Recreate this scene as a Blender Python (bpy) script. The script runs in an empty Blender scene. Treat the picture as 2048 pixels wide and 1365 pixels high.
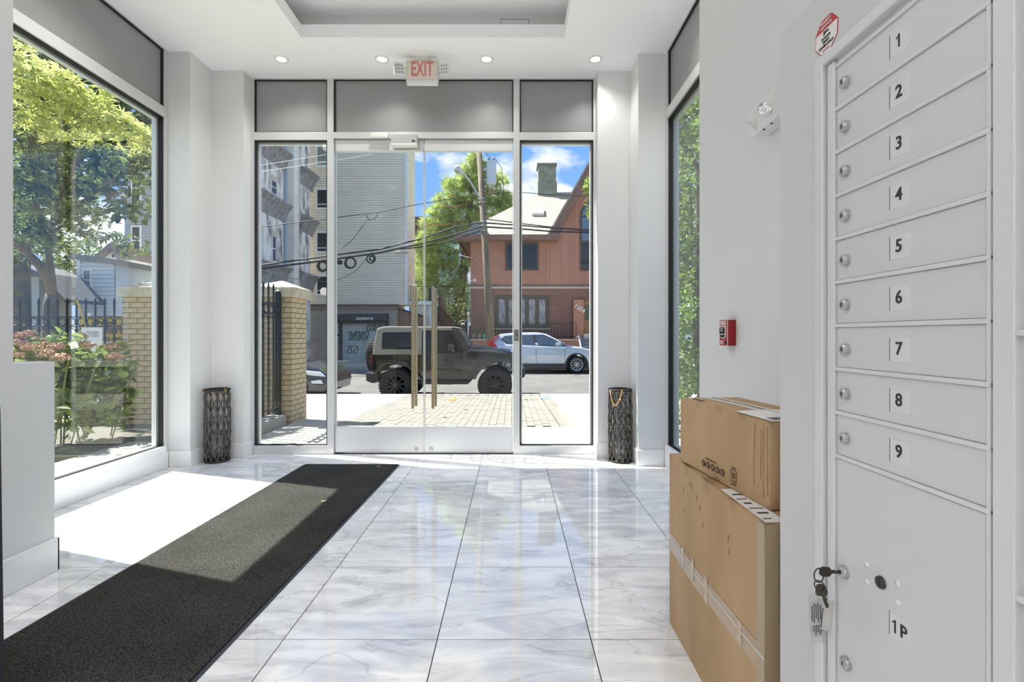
import bpy, bmesh, math, random
from mathutils import Vector, Matrix, Euler
random.seed(11)
sc = bpy.context.scene
col = sc.collection

# ------------------------------------------------------------------ camera, sky, sun, exposure
F, CX, HY, EYE = 985.0, 1024.0, 671.0, 1.21          # focal length and horizon in a 2048 x 1365 frame
cam_d = bpy.data.cameras.new('camera'); cam = bpy.data.objects.new('camera', cam_d); col.objects.link(cam)
cam_d.sensor_width = 36.0; cam_d.lens = F / 2048 * 36.0; cam_d.shift_y = -(682.5 - HY) / 2048
cam_d.clip_start = 0.05; cam_d.clip_end = 500
cam.location = (0, 0, EYE); cam.rotation_euler = (math.pi / 2, 0, 0)
sc.camera = cam
sc.view_settings.view_transform = 'Standard'; sc.view_settings.look = 'None'
sc.view_settings.exposure = 0.12; sc.view_settings.gamma = 1.0; sc.view_settings.use_curve_mapping = False
sc.cycles.use_denoising = True
sc.cycles.max_bounces = 10; sc.cycles.diffuse_bounces = 5; sc.cycles.glossy_bounces = 4; sc.cycles.adaptive_threshold = 0.02
sc.cycles.transparent_max_bounces = 16; sc.cycles.sample_clamp_indirect = 8.0

def lin(v):
    v = v / 255.0
    return v / 12.92 if v <= 0.04045 else ((v + 0.055) / 1.055) ** 2.4
def C(r, g, b): return (lin(r), lin(g), lin(b), 1.0)

w = bpy.data.worlds.new('sky'); sc.world = w; w.use_nodes = True
nt = w.node_tree; N = nt.nodes; L = nt.links; N.clear()
def nd(nodes, t, **k):
    n = nodes.new(t)
    for a, b in k.items():
        if a.startswith('i_'):
            n.inputs[int(a[2:])].default_value = b
        else: setattr(n, a, b)
    return n
tc = nd(N, 'ShaderNodeTexCoord'); sep = nd(N, 'ShaderNodeSeparateXYZ'); L.new(tc.outputs['Generated'], sep.inputs[0])
ramp = nd(N, 'ShaderNodeValToRGB'); L.new(sep.outputs[2], ramp.inputs[0])
e = ramp.color_ramp.elements
e[0].position = 0.0; e[0].color = C(168, 200, 244); e[1].position = 0.9; e[1].color = C(70, 130, 215)
x = e.new(0.16); x.color = C(146, 190, 246); x = e.new(0.45); x.color = C(104, 162, 236)
mp = nd(N, 'ShaderNodeMapping'); mp.inputs['Scale'].default_value = (4.2, 4.2, 9.0); mp.inputs['Location'].default_value = (-5.2, 3.36, -0.67)
L.new(tc.outputs['Generated'], mp.inputs[0])
ns = nd(N, 'ShaderNodeTexNoise'); ns.inputs['Scale'].default_value = 1.15; ns.inputs['Detail'].default_value = 8.0; ns.inputs['Roughness'].default_value = 0.52
L.new(mp.outputs[0], ns.inputs['Vector'])
cr = nd(N, 'ShaderNodeValToRGB'); cr.color_ramp.elements[0].position = 0.515; cr.color_ramp.elements[1].position = 0.60
L.new(ns.outputs[0], cr.inputs[0])
mx = nd(N, 'ShaderNodeMixRGB'); L.new(cr.outputs[0], mx.inputs[0]); L.new(ramp.outputs[0], mx.inputs[1]); mx.inputs[2].default_value = (1, 1, 1, 1)
ns2 = nd(N, 'ShaderNodeTexNoise'); ns2.inputs['Scale'].default_value = 2.6; ns2.inputs['Detail'].default_value = 6.0; L.new(mp.outputs[0], ns2.inputs['Vector'])
cs = nd(N, 'ShaderNodeValToRGB'); cs.color_ramp.elements[0].position = 0.35; cs.color_ramp.elements[0].color = (0.68, 0.74, 0.88, 1); cs.color_ramp.elements[1].position = 0.62; cs.color_ramp.elements[1].color = (1.12, 1.12, 1.14, 1)
L.new(ns2.outputs[0], cs.inputs[0]); L.new(cs.outputs[0], mx.inputs[2])
bg = nd(N, 'ShaderNodeBackground'); bg.inputs[1].default_value = 1.12; L.new(mx.outputs[0], bg.inputs[0])
wo = nd(N, 'ShaderNodeOutputWorld'); L.new(bg.outputs[0], wo.inputs[0])

sun_d = bpy.data.lights.new('sun', 'SUN'); sun_d.energy = 16.0; sun_d.angle = 0.009; sun_d.color = (1.0, 0.965, 0.90)
sun = bpy.data.objects.new('sun', sun_d); col.objects.link(sun); sun.location = (-20, 6, 30)
sun.rotation_euler = Vector((1.0, -0.325, -1.66)).to_track_quat('-Z', 'Y').to_euler()

LAMP = 1.0            # scale of the recessed downlights, the visible row and the added fill ones
# ------------------------------------------------------------------ helpers
def at(px, py, Y): return Vector(((px - CX) / F * Y, Y, EYE + (HY - py) / F * Y))

class MB:
    def __init__(s): s.v = []; s.f = []
    def add(s, vs, fs):
        o = len(s.v); s.v += [tuple(p) for p in vs]; s.f += [tuple(i + o for i in q) for q in fs]; return s
    def box(s, x0, x1, y0, y1, z0, z1):
        if x0 > x1: x0, x1 = x1, x0
        if y0 > y1: y0, y1 = y1, y0
        if z0 > z1: z0, z1 = z1, z0
        return s.add([(x0,y0,z0),(x1,y0,z0),(x1,y1,z0),(x0,y1,z0),(x0,y0,z1),(x1,y0,z1),(x1,y1,z1),(x0,y1,z1)],
                     [(3,2,1,0),(4,5,6,7),(0,1,5,4),(1,2,6,5),(2,3,7,6),(3,0,4,7)])
    def obox(s, c, size, rot):
        m = rot.to_matrix() if hasattr(rot, 'to_matrix') else rot
        hx, hy, hz = [q / 2 for q in size]; c = Vector(c)
        P = [c + m @ Vector(p) for p in [(-hx,-hy,-hz),(hx,-hy,-hz),(hx,hy,-hz),(-hx,hy,-hz),(-hx,-hy,hz),(hx,-hy,hz),(hx,hy,hz),(-hx,hy,hz)]]
        return s.add(P, [(3,2,1,0),(4,5,6,7),(0,1,5,4),(1,2,6,5),(2,3,7,6),(3,0,4,7)])
    def bar(s, a, b, wd, th, up=(0, 0, 1)):
        a = Vector(a); b = Vector(b); d = b - a; z = d.normalized(); u = Vector(up)
        xx = u.cross(z)
        if xx.length < 1e-4: xx = Vector((1, 0, 0)).cross(z)
        xx.normalize(); yy = z.cross(xx)
        return s.obox((a + b) / 2, (wd, th, d.length), Matrix((xx, yy, z)).transposed())
    def cyl(s, a, b, r, r2=None, n=12, cap=True):
        a = Vector(a); b = Vector(b); r2 = r if r2 is None else r2; z = (b - a).normalized()
        u = z.orthogonal().normalized(); q = z.cross(u); vs = []
        for p, rr in ((a, r), (b, r2)):
            for i in range(n):
                t = 2 * math.pi * i / n; vs.append(p + (u * math.cos(t) + q * math.sin(t)) * rr)
        fs = [(i, (i + 1) % n, n + (i + 1) % n, n + i) for i in range(n)]
        if cap: fs += [tuple(range(n - 1, -1, -1)), tuple(range(n, 2 * n))]
        return s.add(vs, fs)
    def tube(s, pts, r, n=6, closed=False):
        pts = [Vector(p) for p in pts]; k = len(pts); vs = []; pu = None
        for i, p in enumerate(pts):
            a = pts[(i - 1) % k] if (closed or i > 0) else p
            b = pts[(i + 1) % k] if (closed or i < k - 1) else p
            z = (b - a).normalized()
            if pu is None: u = z.orthogonal().normalized()
            else:
                u = pu - z * pu.dot(z)
                u = u.normalized() if u.length > 1e-6 else z.orthogonal().normalized()
            pu = u; q = z.cross(u); rr = r[i] if isinstance(r, (list, tuple)) else r
            for j in range(n):
                t = 2 * math.pi * j / n; vs.append(p + (u * math.cos(t) + q * math.sin(t)) * rr)
        fs = []
        for i in range(k if closed else k - 1):
            i2 = (i + 1) % k
            for j in range(n):
                j2 = (j + 1) % n; fs.append((i*n+j, i*n+j2, i2*n+j2, i2*n+j))
        if not closed: fs += [tuple(range(n - 1, -1, -1)), tuple(range((k-1)*n, k*n))]
        return s.add(vs, fs)
    def ring(s, c, axis, R, r, n=20, m=6, a0=0, a1=2*math.pi):
        c = Vector(c); z = Vector(axis).normalized(); u = z.orthogonal().normalized()
        if abs(z.z) < 0.5: u = Vector((0, 0, 1)).cross(z).normalized()
        q = z.cross(u); full = abs(a1 - a0 - 2*math.pi) < 1e-6
        pts = [c + (u*math.cos(a0+(a1-a0)*i/n) + q*math.sin(a0+(a1-a0)*i/n))*R for i in range(n if full else n+1)]
        return s.tube(pts, r, m, full)
    def prism(s, poly, axis, a, b, inset=None):
        n = len(poly); ins = inset or (lambda p, q: 0.0); vs = []
        for w_, sg in ((a, 1), (b, -1)):
            for p, q in poly:
                k = w_ + sg * ins(p, q)
                vs.append((k, p, q) if axis == 'x' else (p, k, q) if axis == 'y' else (p, q, k))
        fs = [(i, (i+1) % n, n+(i+1) % n, n+i) for i in range(n)] + [tuple(range(n-1, -1, -1)), tuple(range(n, 2*n))]
        return s.add(vs, fs)
    def lathe(s, prof, c, axis=(0, 0, 1), n=24):
        c = Vector(c); z = Vector(axis).normalized(); u = z.orthogonal().normalized(); q = z.cross(u); vs = []; k = len(prof)
        for r, h in prof:
            for i in range(n):
                t = 2*math.pi*i/n; vs.append(c + z*h + (u*math.cos(t)+q*math.sin(t))*max(r, 1e-4))
        fs = [(i*n+j, i*n+(j+1) % n, (i+1)*n+(j+1) % n, (i+1)*n+j) for i in range(k-1) for j in range(n)]
        return s.add(vs, fs)
    def mesh(s, name, mat, smooth=False):
        me = bpy.data.meshes.new(name); me.from_pydata(s.v, [], s.f)
        bm = bmesh.new(); bm.from_mesh(me); bmesh.ops.recalc_face_normals(bm, faces=bm.faces); bm.to_mesh(me); bm.free()
        if smooth: me.polygons.foreach_set('use_smooth', [True]*len(me.polygons))
        if mat: me.materials.append(mat)
        me.update(); return me
    def build(s, name, mat, parent=None, smooth=False, bevel=0.0, seg=2):
        o = bpy.data.objects.new(name, s.mesh(name, mat, smooth)); col.objects.link(o)
        par(o, parent)
        if bevel:
            m = o.modifiers.new('b', 'BEVEL'); m.width = bevel; m.segments = seg; m.limit_method = 'ANGLE'; m.angle_limit = math.radians(40)
        return o
W = {}
def par(o, parent):
    if parent is not None:
        o.parent = parent; o.matrix_parent_inverse = W.get(parent.name, Matrix()).inverted()
def thing(name, label, cat, loc=(0, 0, 0), group=None):
    o = bpy.data.objects.new(name, None); col.objects.link(o); o.empty_display_size = 0.1
    o.location = loc; W[o.name] = Matrix.Translation(Vector(loc)); return tag(o, label, cat, group)
def tag(o, label, cat, group=None):
    o['label'] = label; o['category'] = cat
    if group: o['group'] = group
    return o
def struct(o): o['kind'] = 'structure'; return o
def stuff(o): o['kind'] = 'stuff'; return o
def sroot(name, loc=(0, 0, 0)):
    o = bpy.data.objects.new(name, None); col.objects.link(o); o.location = loc; W[o.name] = Matrix.Translation(Vector(loc)); o.empty_display_size = 0.1
    return struct(o)
def inst(name, me, parent, loc=(0, 0, 0), rot=None, scale=None):
    o = bpy.data.objects.new(name, me); col.objects.link(o); par(o, parent)
    mw = Matrix.Translation(Vector(loc))
    if rot is not None: mw = mw @ (rot if isinstance(rot, Matrix) else rot.to_matrix().to_4x4())
    if scale is not None: mw = mw @ Matrix.Diagonal((*scale, 1.0))
    o.matrix_basis = mw; return o
def box(name, mat, parent, x0, x1, y0, y1, z0, z1, bevel=0.0):
    return MB().box(x0, x1, y0, y1, z0, z1).build(name, mat, parent, bevel=bevel)

_txt = {}
def text(name, body, mat, parent, pos, right, up, size, extrude=0.0008, bold=0.0, width=None):
    """raised or printed lettering, centred at pos"""
    key = (body, bold)
    if key not in _txt:
        cu = bpy.data.curves.new('t', 'FONT'); cu.body = body; cu.align_x = 'CENTER'; cu.align_y = 'CENTER'; cu.size = 1.0; cu.offset = bold; cu.resolution_u = 3
        cu.extrude = 0.02
        o = bpy.data.objects.new('t', cu); col.objects.link(o); bpy.context.view_layer.update()
        me = bpy.data.meshes.new_from_object(o.evaluated_get(bpy.context.evaluated_depsgraph_get()))
        col.objects.unlink(o); bpy.data.objects.remove(o); _txt[key] = me
    me = _txt[key].copy(); me.name = name; me.materials.clear(); me.materials.append(mat)
    xs = [v.co.x for v in me.vertices]; wd = max(xs) - min(xs)
    r = Vector(right).normalized(); u = Vector(up).normalized(); n = r.cross(u)
    sx = size if width is None else width / wd
    m = Matrix((r*sx, u*size, n*(extrude/0.04*2))).transposed().to_4x4(); m.translation = Vector(pos)
    me.transform(m); o = bpy.data.objects.new(name, me); col.objects.link(o); par(o, parent); return o

# ------------------------------------------------------------------ materials
def mat_base(name):
    m = bpy.data.materials.new(name); m.use_nodes = True; t = m.node_tree; p = t.nodes['Principled BSDF']; return m, t, p
def M(name, c, rough=0.5, metal=0.0, c2=None, vs=4.0, bump=0.0, bs=60.0, spec=0.5, detail=4.0, coat=0.0, stretch=None, lo=0.35, hi=0.65, isl=False):
    m, t, p = mat_base(name); n, l = t.nodes, t.links
    p.inputs['Base Color'].default_value = c; p.inputs['Roughness'].default_value = rough; p.inputs['Metallic'].default_value = metal
    p.inputs['Specular IOR Level'].default_value = spec; p.inputs['Coat Weight'].default_value = coat
    if c2 is not None or bump:
        g = nd(n, 'ShaderNodeTexCoord'); mpn = nd(n, 'ShaderNodeMapping'); l.new(g.outputs['Object'], mpn.inputs[0])
        if stretch: mpn.inputs['Scale'].default_value = stretch
    if c2 is not None:
        rp = nd(n, 'ShaderNodeValToRGB'); rp.color_ramp.elements[0].color = c; rp.color_ramp.elements[1].color = c2
        if isl:
            gi = nd(n, 'ShaderNodeNewGeometry'); l.new(gi.outputs['Random Per Island'], rp.inputs[0])
            rp.color_ramp.elements[0].position = 0.0; rp.color_ramp.elements[1].position = 1.0
        else:
            q = nd(n, 'ShaderNodeTexNoise'); q.inputs['Scale'].default_value = vs; q.inputs['Detail'].default_value = detail
            l.new(mpn.outputs[0], q.inputs['Vector']); l.new(q.outputs[0], rp.inputs[0])
            rp.color_ramp.elements[0].position = lo; rp.color_ramp.elements[1].position = hi
        l.new(rp.outputs[0], p.inputs['Base Color'])
    if bump:
        q2 = nd(n, 'ShaderNodeTexNoise'); q2.inputs['Scale'].default_value = bs; q2.inputs['Detail'].default_value = 3.0
        l.new(mpn.outputs[0], q2.inputs['Vector'])
        b = nd(n, 'ShaderNodeBump'); b.inputs['Strength'].default_value = bump; b.inputs['Distance'].default_value = 0.01
        l.new(q2.outputs[0], b.inputs['Height']); l.new(b.outputs[0], p.inputs['Normal'])
    return m
def emis(name, c, s):
    m, t, p = mat_base(name); p.inputs['Base Color'].default_value = c
    p.inputs['Emission Color'].default_value = c; p.inputs['Emission Strength'].default_value = s; return m
def glass(name, tint=(0.97, 0.985, 0.98, 1), r0=0.04, rough=0.0, amount=1.0):
    m = bpy.data.materials.new(name); m.use_nodes = True; t = m.node_tree; n, l = t.nodes, t.links; n.clear()
    tr = nd(n, 'ShaderNodeBsdfTransparent'); tr.inputs[0].default_value = tint
    gl = nd(n, 'ShaderNodeBsdfGlossy'); gl.inputs['Roughness'].default_value = rough
    lw = nd(n, 'ShaderNodeLayerWeight'); lw.inputs[0].default_value = 0.5
    pw = nd(n, 'ShaderNodeMath', operation='POWER'); l.new(lw.outputs['Facing'], pw.inputs[0]); pw.inputs[1].default_value = 5.0
    ma = nd(n, 'ShaderNodeMath', operation='MULTIPLY_ADD'); l.new(pw.outputs[0], ma.inputs[0]); ma.inputs[1].default_value = (1 - r0)*amount; ma.inputs[2].default_value = r0
    mx_ = nd(n, 'ShaderNodeMixShader'); l.new(ma.outputs[0], mx_.inputs[0]); l.new(tr.outputs[0], mx_.inputs[1]); l.new(gl.outputs[0], mx_.inputs[2])
    o = nd(n, 'ShaderNodeOutputMaterial'); l.new(mx_.outputs[0], o.inputs[0]); return m
def leafmat(name, c1, c2, trans=0.45, rough=0.45, tc_=None):
    m, t, p = mat_base(name); n, l = t.nodes, t.links
    gi = nd(n, 'ShaderNodeNewGeometry'); rp = nd(n, 'ShaderNodeValToRGB'); rp.color_ramp.elements[0].color = c1; rp.color_ramp.elements[1].color = c2
    oi = nd(n, 'ShaderNodeObjectInfo'); ad = nd(n, 'ShaderNodeMath', operation='ADD'); l.new(gi.outputs['Random Per Island'], ad.inputs[0]); l.new(oi.outputs['Random'], ad.inputs[1])
    fr = nd(n, 'ShaderNodeMath', operation='FRACT'); l.new(ad.outputs[0], fr.inputs[0]); l.new(fr.outputs[0], rp.inputs[0])
    l.new(rp.outputs[0], p.inputs['Base Color']); p.inputs['Roughness'].default_value = rough
    tl = nd(n, 'ShaderNodeBsdfTranslucent')
    hs = nd(n, 'ShaderNodeHueSaturation'); hs.inputs['Saturation'].default_value = 0.95; hs.inputs['Value'].default_value = 1.4; l.new(rp.outputs[0], hs.inputs['Color']); l.new(hs.outputs[0], tl.inputs[0])
    mx_ = nd(n, 'ShaderNodeMixShader'); mx_.inputs[0].default_value = trans
    l.new(p.outputs[0], mx_.inputs[1]); l.new(tl.outputs[0], mx_.inputs[2]); l.new(mx_.outputs[0], n['Material Output'].inputs[0]); return m
def brickmat(name, c1, c2, mortar, scale, bw=0.5, bh=0.25, rough=0.85, mort=0.02, axis='xz', bump=0.4, offset=0.5):
    m, t, p = mat_base(name); n, l = t.nodes, t.links
    g = nd(n, 'ShaderNodeTexCoord'); s_ = nd(n, 'ShaderNodeSeparateXYZ'); l.new(g.outputs['Object'], s_.inputs[0])
    cb = nd(n, 'ShaderNodeCombineXYZ'); a = {'x': 0, 'y': 1, 'z': 2}
    l.new(s_.outputs[a[axis[0]]], cb.inputs[0]); l.new(s_.outputs[a[axis[1]]], cb.inputs[1])
    b = nd(n, 'ShaderNodeTexBrick'); l.new(cb.outputs[0], b.inputs['Vector']); b.offset = offset
    b.inputs['Color1'].default_value = c1; b.inputs['Color2'].default_value = c2; b.inputs['Mortar'].default_value = mortar
    b.inputs['Scale'].default_value = scale; b.inputs['Brick Width'].default_value = bw; b.inputs['Row Height'].default_value = bh; b.inputs['Mortar Size'].default_value = mort
    l.new(b.outputs[0], p.inputs['Base Color']); p.inputs['Roughness'].default_value = rough
    bp = nd(n, 'ShaderNodeBump'); bp.invert = True; bp.inputs['Strength'].default_value = bump; bp.inputs['Distance'].default_value = 0.02; l.new(b.outputs[1], bp.inputs['Height']); l.new(bp.outputs[0], p.inputs['Normal'])
    return m
def boardmat(name, c1, c2, pitch, ang=0.0, gap=0.08):
    """boards with dark joints, across x (vertical boards) turned by ang in the xz plane"""
    m, t, p = mat_base(name); n, l = t.nodes, t.links
    g = nd(n, 'ShaderNodeTexCoord'); mp_ = nd(n, 'ShaderNodeMapping'); mp_.inputs['Rotation'].default_value = (0, ang, 0); l.new(g.outputs['Object'], mp_.inputs[0])
    s_ = nd(n, 'ShaderNodeSeparateXYZ'); l.new(mp_.outputs[0], s_.inputs[0])
    d = nd(n, 'ShaderNodeMath', operation='DIVIDE'); l.new(s_.outputs[0], d.inputs[0]); d.inputs[1].default_value = pitch
    fr = nd(n, 'ShaderNodeMath', operation='FRACT'); l.new(d.outputs[0], fr.inputs[0])
    lt = nd(n, 'ShaderNodeMath', operation='LESS_THAN'); l.new(fr.outputs[0], lt.inputs[0]); lt.inputs[1].default_value = gap
    fl = nd(n, 'ShaderNodeMath', operation='FLOOR'); l.new(d.outputs[0], fl.inputs[0])
    wn = nd(n, 'ShaderNodeTexWhiteNoise', noise_dimensions='1D'); l.new(fl.outputs[0], wn.inputs['W'])
    mxa = nd(n, 'ShaderNodeMixRGB'); l.new(wn.outputs[0], mxa.inputs[0]); mxa.inputs[1].default_value = c1; mxa.inputs[2].default_value = c2
    mxb = nd(n, 'ShaderNodeMixRGB'); l.new(lt.outputs[0], mxb.inputs[0]); l.new(mxa.outputs[0], mxb.inputs[1]); mxb.inputs[2].default_value = [q*0.35 for q in c1[:3]] + [1]
    l.new(mxb.outputs[0], p.inputs['Base Color']); p.inputs['Roughness'].default_value = 0.8; return m
wall_m = M('wall_paint', C(224, 224, 224), 0.55, bump=0.05, bs=180)
ceil_m = M('ceiling_paint', C(250, 250, 253), 0.7)
base_m = M('baseboard_gloss', C(238, 238, 238), 0.22)
alu_m = M('anodised_aluminium', C(212, 212, 212), 0.35, 0.2)
gask_m = M('black_gasket', C(25, 25, 26), 0.6)
span_m = M('grey_spandrel', C(150, 150, 151), 0.36, bump=0.03, bs=300)
rail_m = M('brushed_door_rail', C(222, 222, 223), 0.32, 0.2, bump=0.02, bs=30, stretch=(40, 1, 1))
handle_m = M('champagne_metal', C(164, 150, 124), 0.25, 0.85)
glass_m = glass('window_glass', (0.97, 0.985, 0.98, 1), 0.016, amount=0.4)
glass_side_m = glass('reflective_glass', (0.95, 0.975, 0.965, 1), 0.065)
glass_side2_m = glass('side_glass', (0.95, 0.975, 0.965, 1), 0.04)
glass_door_m = glass('door_glass', (0.955, 0.975, 0.97, 1), 0.02, amount=0.4)
white_pl = M('white_plastic', C(228, 228, 226), 0.4)
cream_pl = M('cream_plastic', C(214, 213, 200), 0.45)
seal_m = M('pale_seal', C(214, 216, 212), 0.3)
black_m = M('black_plastic', C(22, 22, 24), 0.4)
print_m = M('dark_print', C(45, 45, 48), 0.6)
mail_m = M('mailbox_paint', C(208, 209, 210), 0.38, 0.15, bump=0.03, bs=500)
mailf_m = M('mailbox_frame', C(214, 215, 216), 0.35, 0.15)
lock_m = M('lock_metal', C(185, 186, 188), 0.3, 0.8)
plate_m = M('number_plate', C(210, 211, 212), 0.35)
red_m = M('alarm_red', C(150, 18, 30), 0.4)
white_m = M('white_print', C(235, 232, 230), 0.5)
exit_m = M('exit_red', C(206, 124, 116), 0.5)
exitface_m = M('exit_face', C(226, 212, 202), 0.4)
lens_m = emis('downlight_lens', (1, 0.98, 0.95, 1), 3.0)
key_m = M('key_brass', C(72, 66, 58), 0.35, 0.7)
wicker_m = M('dark_wicker', C(60, 54, 50), 0.6, c2=C(112, 102, 94), vs=30)
rope_m = M('jute_rope', C(178, 140, 92), 0.9, bump=0.5, bs=200)
card_m = M('cardboard', C(186, 155, 117), 0.8, c2=C(172, 141, 104), vs=6, bump=0.08, bs=120, stretch=(1, 1, 0.25))
card_d = M('cardboard_edge', C(150, 122, 90), 0.85)
tape_m = M('packing_tape', C(172, 146, 112), 0.15, coat=0.5)
paper_m = M('paper_label', C(228, 226, 222), 0.5)
tag_m = glass('clear_tag', (0.93, 0.93, 0.93, 1), 0.1)

def marble():
    m, t, p = mat_base('marble_tile'); n, l = t.nodes, t.links
    g = nd(n, 'ShaderNodeNewGeometry'); oi = nd(n, 'ShaderNodeObjectInfo')
    mp_ = nd(n, 'ShaderNodeMapping'); mp_.inputs['Rotation'].default_value = (0, 0, 0.5); mp_.inputs['Scale'].default_value = (1.0, 3.2, 1.0); l.new(g.outputs['Position'], mp_.inputs[0])
    cbm = nd(n, 'ShaderNodeCombineXYZ'); ml = nd(n, 'ShaderNodeMath', operation='MULTIPLY'); l.new(oi.outputs['Random'], ml.inputs[0]); ml.inputs[1].default_value = 40.0
    l.new(ml.outputs[0], cbm.inputs[0]); l.new(ml.outputs[0], cbm.inputs[2]); l.new(cbm.outputs[0], mp_.inputs['Location'])
    q = nd(n, 'ShaderNodeTexNoise'); q.inputs['Scale'].default_value = 2.2; q.inputs['Detail'].default_value = 9; q.inputs['Roughness'].default_value = 0.62; q.inputs['Distortion'].default_value = 0.9
    l.new(mp_.outputs[0], q.inputs['Vector'])
    rp = nd(n, 'ShaderNodeValToRGB'); l.new(q.outputs[0], rp.inputs[0]); e_ = rp.color_ramp.elements
    e_[0].position = 0.30; e_[0].color = C(194, 195, 201); e_[1].position = 0.62; e_[1].color = C(244, 244, 243)
    q2 = nd(n, 'ShaderNodeTexNoise'); q2.inputs['Scale'].default_value = 1.4; q2.inputs['Detail'].default_value = 8; q2.inputs['Distortion'].default_value = 0.7
    l.new(mp_.outputs[0], q2.inputs['Vector'])
    vn = nd(n, 'ShaderNodeValToRGB'); l.new(q2.outputs[0], vn.inputs[0]); v_ = vn.color_ramp.elements
    v_[0].position = 0.485; v_[0].color = (1, 1, 1, 1); v_[1].position = 0.515; v_[1].color = (1, 1, 1, 1); k = v_.new(0.5); k.color = (0.72, 0.72, 0.74, 1)
    mu = nd(n, 'ShaderNodeMixRGB', blend_type='MULTIPLY'); mu.inputs[0].default_value = 0.8; l.new(rp.outputs[0], mu.inputs[1]); l.new(vn.outputs[0], mu.inputs[2])
    l.new(mu.outputs[0], p.inputs['Base Color']); p.inputs['Roughness'].default_value = 0.03; p.inputs['Specular IOR Level'].default_value = 0.95
    b = nd(n, 'ShaderNodeBump'); q3 = nd(n, 'ShaderNodeTexNoise'); q3.inputs['Scale'].default_value = 5.0; l.new(g.outputs['Position'], q3.inputs['Vector']); l.new(q3.outputs[0], b.inputs['Height'])
    b.inputs['Strength'].default_value = 0.008; b.inputs['Distance'].default_value = 0.02; l.new(b.outputs[0], p.inputs['Normal'])
    return m
marble_m = marble()
grout_m = M('dark_grout', C(60, 60, 62), 0.8)
def carpet():
    m, t, p = mat_base('ribbed_carpet'); n, l = t.nodes, t.links
    g = nd(n, 'ShaderNodeTexCoord'); v = nd(n, 'ShaderNodeTexVoronoi'); v.inputs['Scale'].default_value = 130; l.new(g.outputs['Object'], v.inputs['Vector'])
    rp = nd(n, 'ShaderNodeValToRGB'); rp.color_ramp.elements[0].color = C(92, 89, 82); rp.color_ramp.elements[1].color = C(44, 44, 43); rp.color_ramp.elements[1].position = 0.65; l.new(v.outputs[0], rp.inputs[0])
    q = nd(n, 'ShaderNodeTexNoise'); q.inputs['Scale'].default_value = 3.0; q.inputs['Detail'].default_value = 4; l.new(g.outputs['Object'], q.inputs['Vector'])
    rp2 = nd(n, 'ShaderNodeValToRGB'); rp2.color_ramp.elements[0].position = 0.3; rp2.color_ramp.elements[0].color = (0.75, 0.75, 0.75, 1); rp2.color_ramp.elements[1].position = 0.6; l.new(q.outputs[0], rp2.inputs[0])
    mu = nd(n, 'ShaderNodeMixRGB', blend_type='MULTIPLY'); mu.inputs[0].default_value = 1; l.new(rp.outputs[0], mu.inputs[1]); l.new(rp2.outputs[0], mu.inputs[2])
    l.new(mu.outputs[0], p.inputs['Base Color']); p.inputs['Roughness'].default_value = 0.95; p.inputs['Specular IOR Level'].default_value = 0.1
    b = nd(n, 'ShaderNodeBump'); b.invert = True; b.inputs['Strength'].default_value = 0.9; b.inputs['Distance'].default_value = 0.004; l.new(v.outputs[0], b.inputs['Height']); l.new(b.outputs[0], p.inputs['Normal'])
    return m
carpet_m = carpet(); rubber_m = M('mat_rubber', C(48, 52, 60), 0.5)

# outside
conc_m = M('pale_concrete', C(162, 158, 147), 0.85, c2=C(148, 144, 134), vs=2.0, bump=0.15, bs=60)
asph_m = M('asphalt', C(84, 83, 81), 0.9, c2=C(98, 96, 92), vs=1.2, bump=0.3, bs=80)
kerb_m = M('kerb_stone', C(156, 152, 143), 0.85)
paver_m = M('grey_paver', C(112, 108, 100), 0.85, c2=C(132, 128, 118), vs=3, bump=0.2, bs=90)
joint_m = M('sand_joint', C(98, 94, 86), 0.9)
soil_m = M('garden_soil', C(98, 88, 62), 0.95, c2=C(132, 138, 70), vs=3.5, bump=0.5, bs=30)
tanbrick_m = M('tan_brick', C(172, 150, 118), 0.85, c2=C(196, 176, 142), vs=5, bump=0.25, bs=50)
tanmort_m = M('tan_mortar', C(120, 104, 84), 0.9)
capst_m = M('limestone_cap', C(206, 196, 172), 0.85, c2=C(180, 168, 142), vs=9, bump=0.2, bs=60)
iron_m = M('black_iron', C(28, 30, 28), 0.45, 0.2)
# ------------------------------------------------------------------ room shell
ZC = 3.82
XL, XR = -3.16, 1.42            # window walls
WL, WR = -2.35, 1.13            # near walls
YB = -4.2                       # wall behind the camera
YF = 5.0                        # storefront inner face
WY0, WY1 = 2.92, 4.53           # left window opening
VY0, VY1 = 2.968, 4.56          # right window opening

floor = sroot('floor')
box('grout_bed', grout_m, floor, -3.5, 1.75, YB - 0.2, 5.12, -0.12, -0.0025)
TS, GX, GY, G = 0.611, -0.297, 1.958, 0.0022
_tm = {}
ix0 = math.floor((-3.2 - GX) / TS); iy0 = math.floor((YB - GY) / TS)
for i in range(ix0, ix0 + 9):
    for j in range(iy0, iy0 + 17):
        x0, x1 = max(GX + i*TS, -3.18), min(GX + (i+1)*TS, 1.44); y0, y1 = max(GY + j*TS, YB), min(GY + (j+1)*TS, 5.02)
        if x1 - x0 < 0.03 or y1 - y0 < 0.03: continue
        if y1 < 2.0 and (x1 < -2.4 or x0 > 1.15): continue
        k = (round(x1-x0, 3), round(y1-y0, 3))
        if k not in _tm:
            _tm[k] = MB().box(-k[0]/2+G, k[0]/2-G, -k[1]/2+G, k[1]/2-G, -0.01, 0).mesh('tile', marble_m)
        inst('tile', _tm[k], floor, ((x0+x1)/2, (y0+y1)/2, 0))

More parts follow.
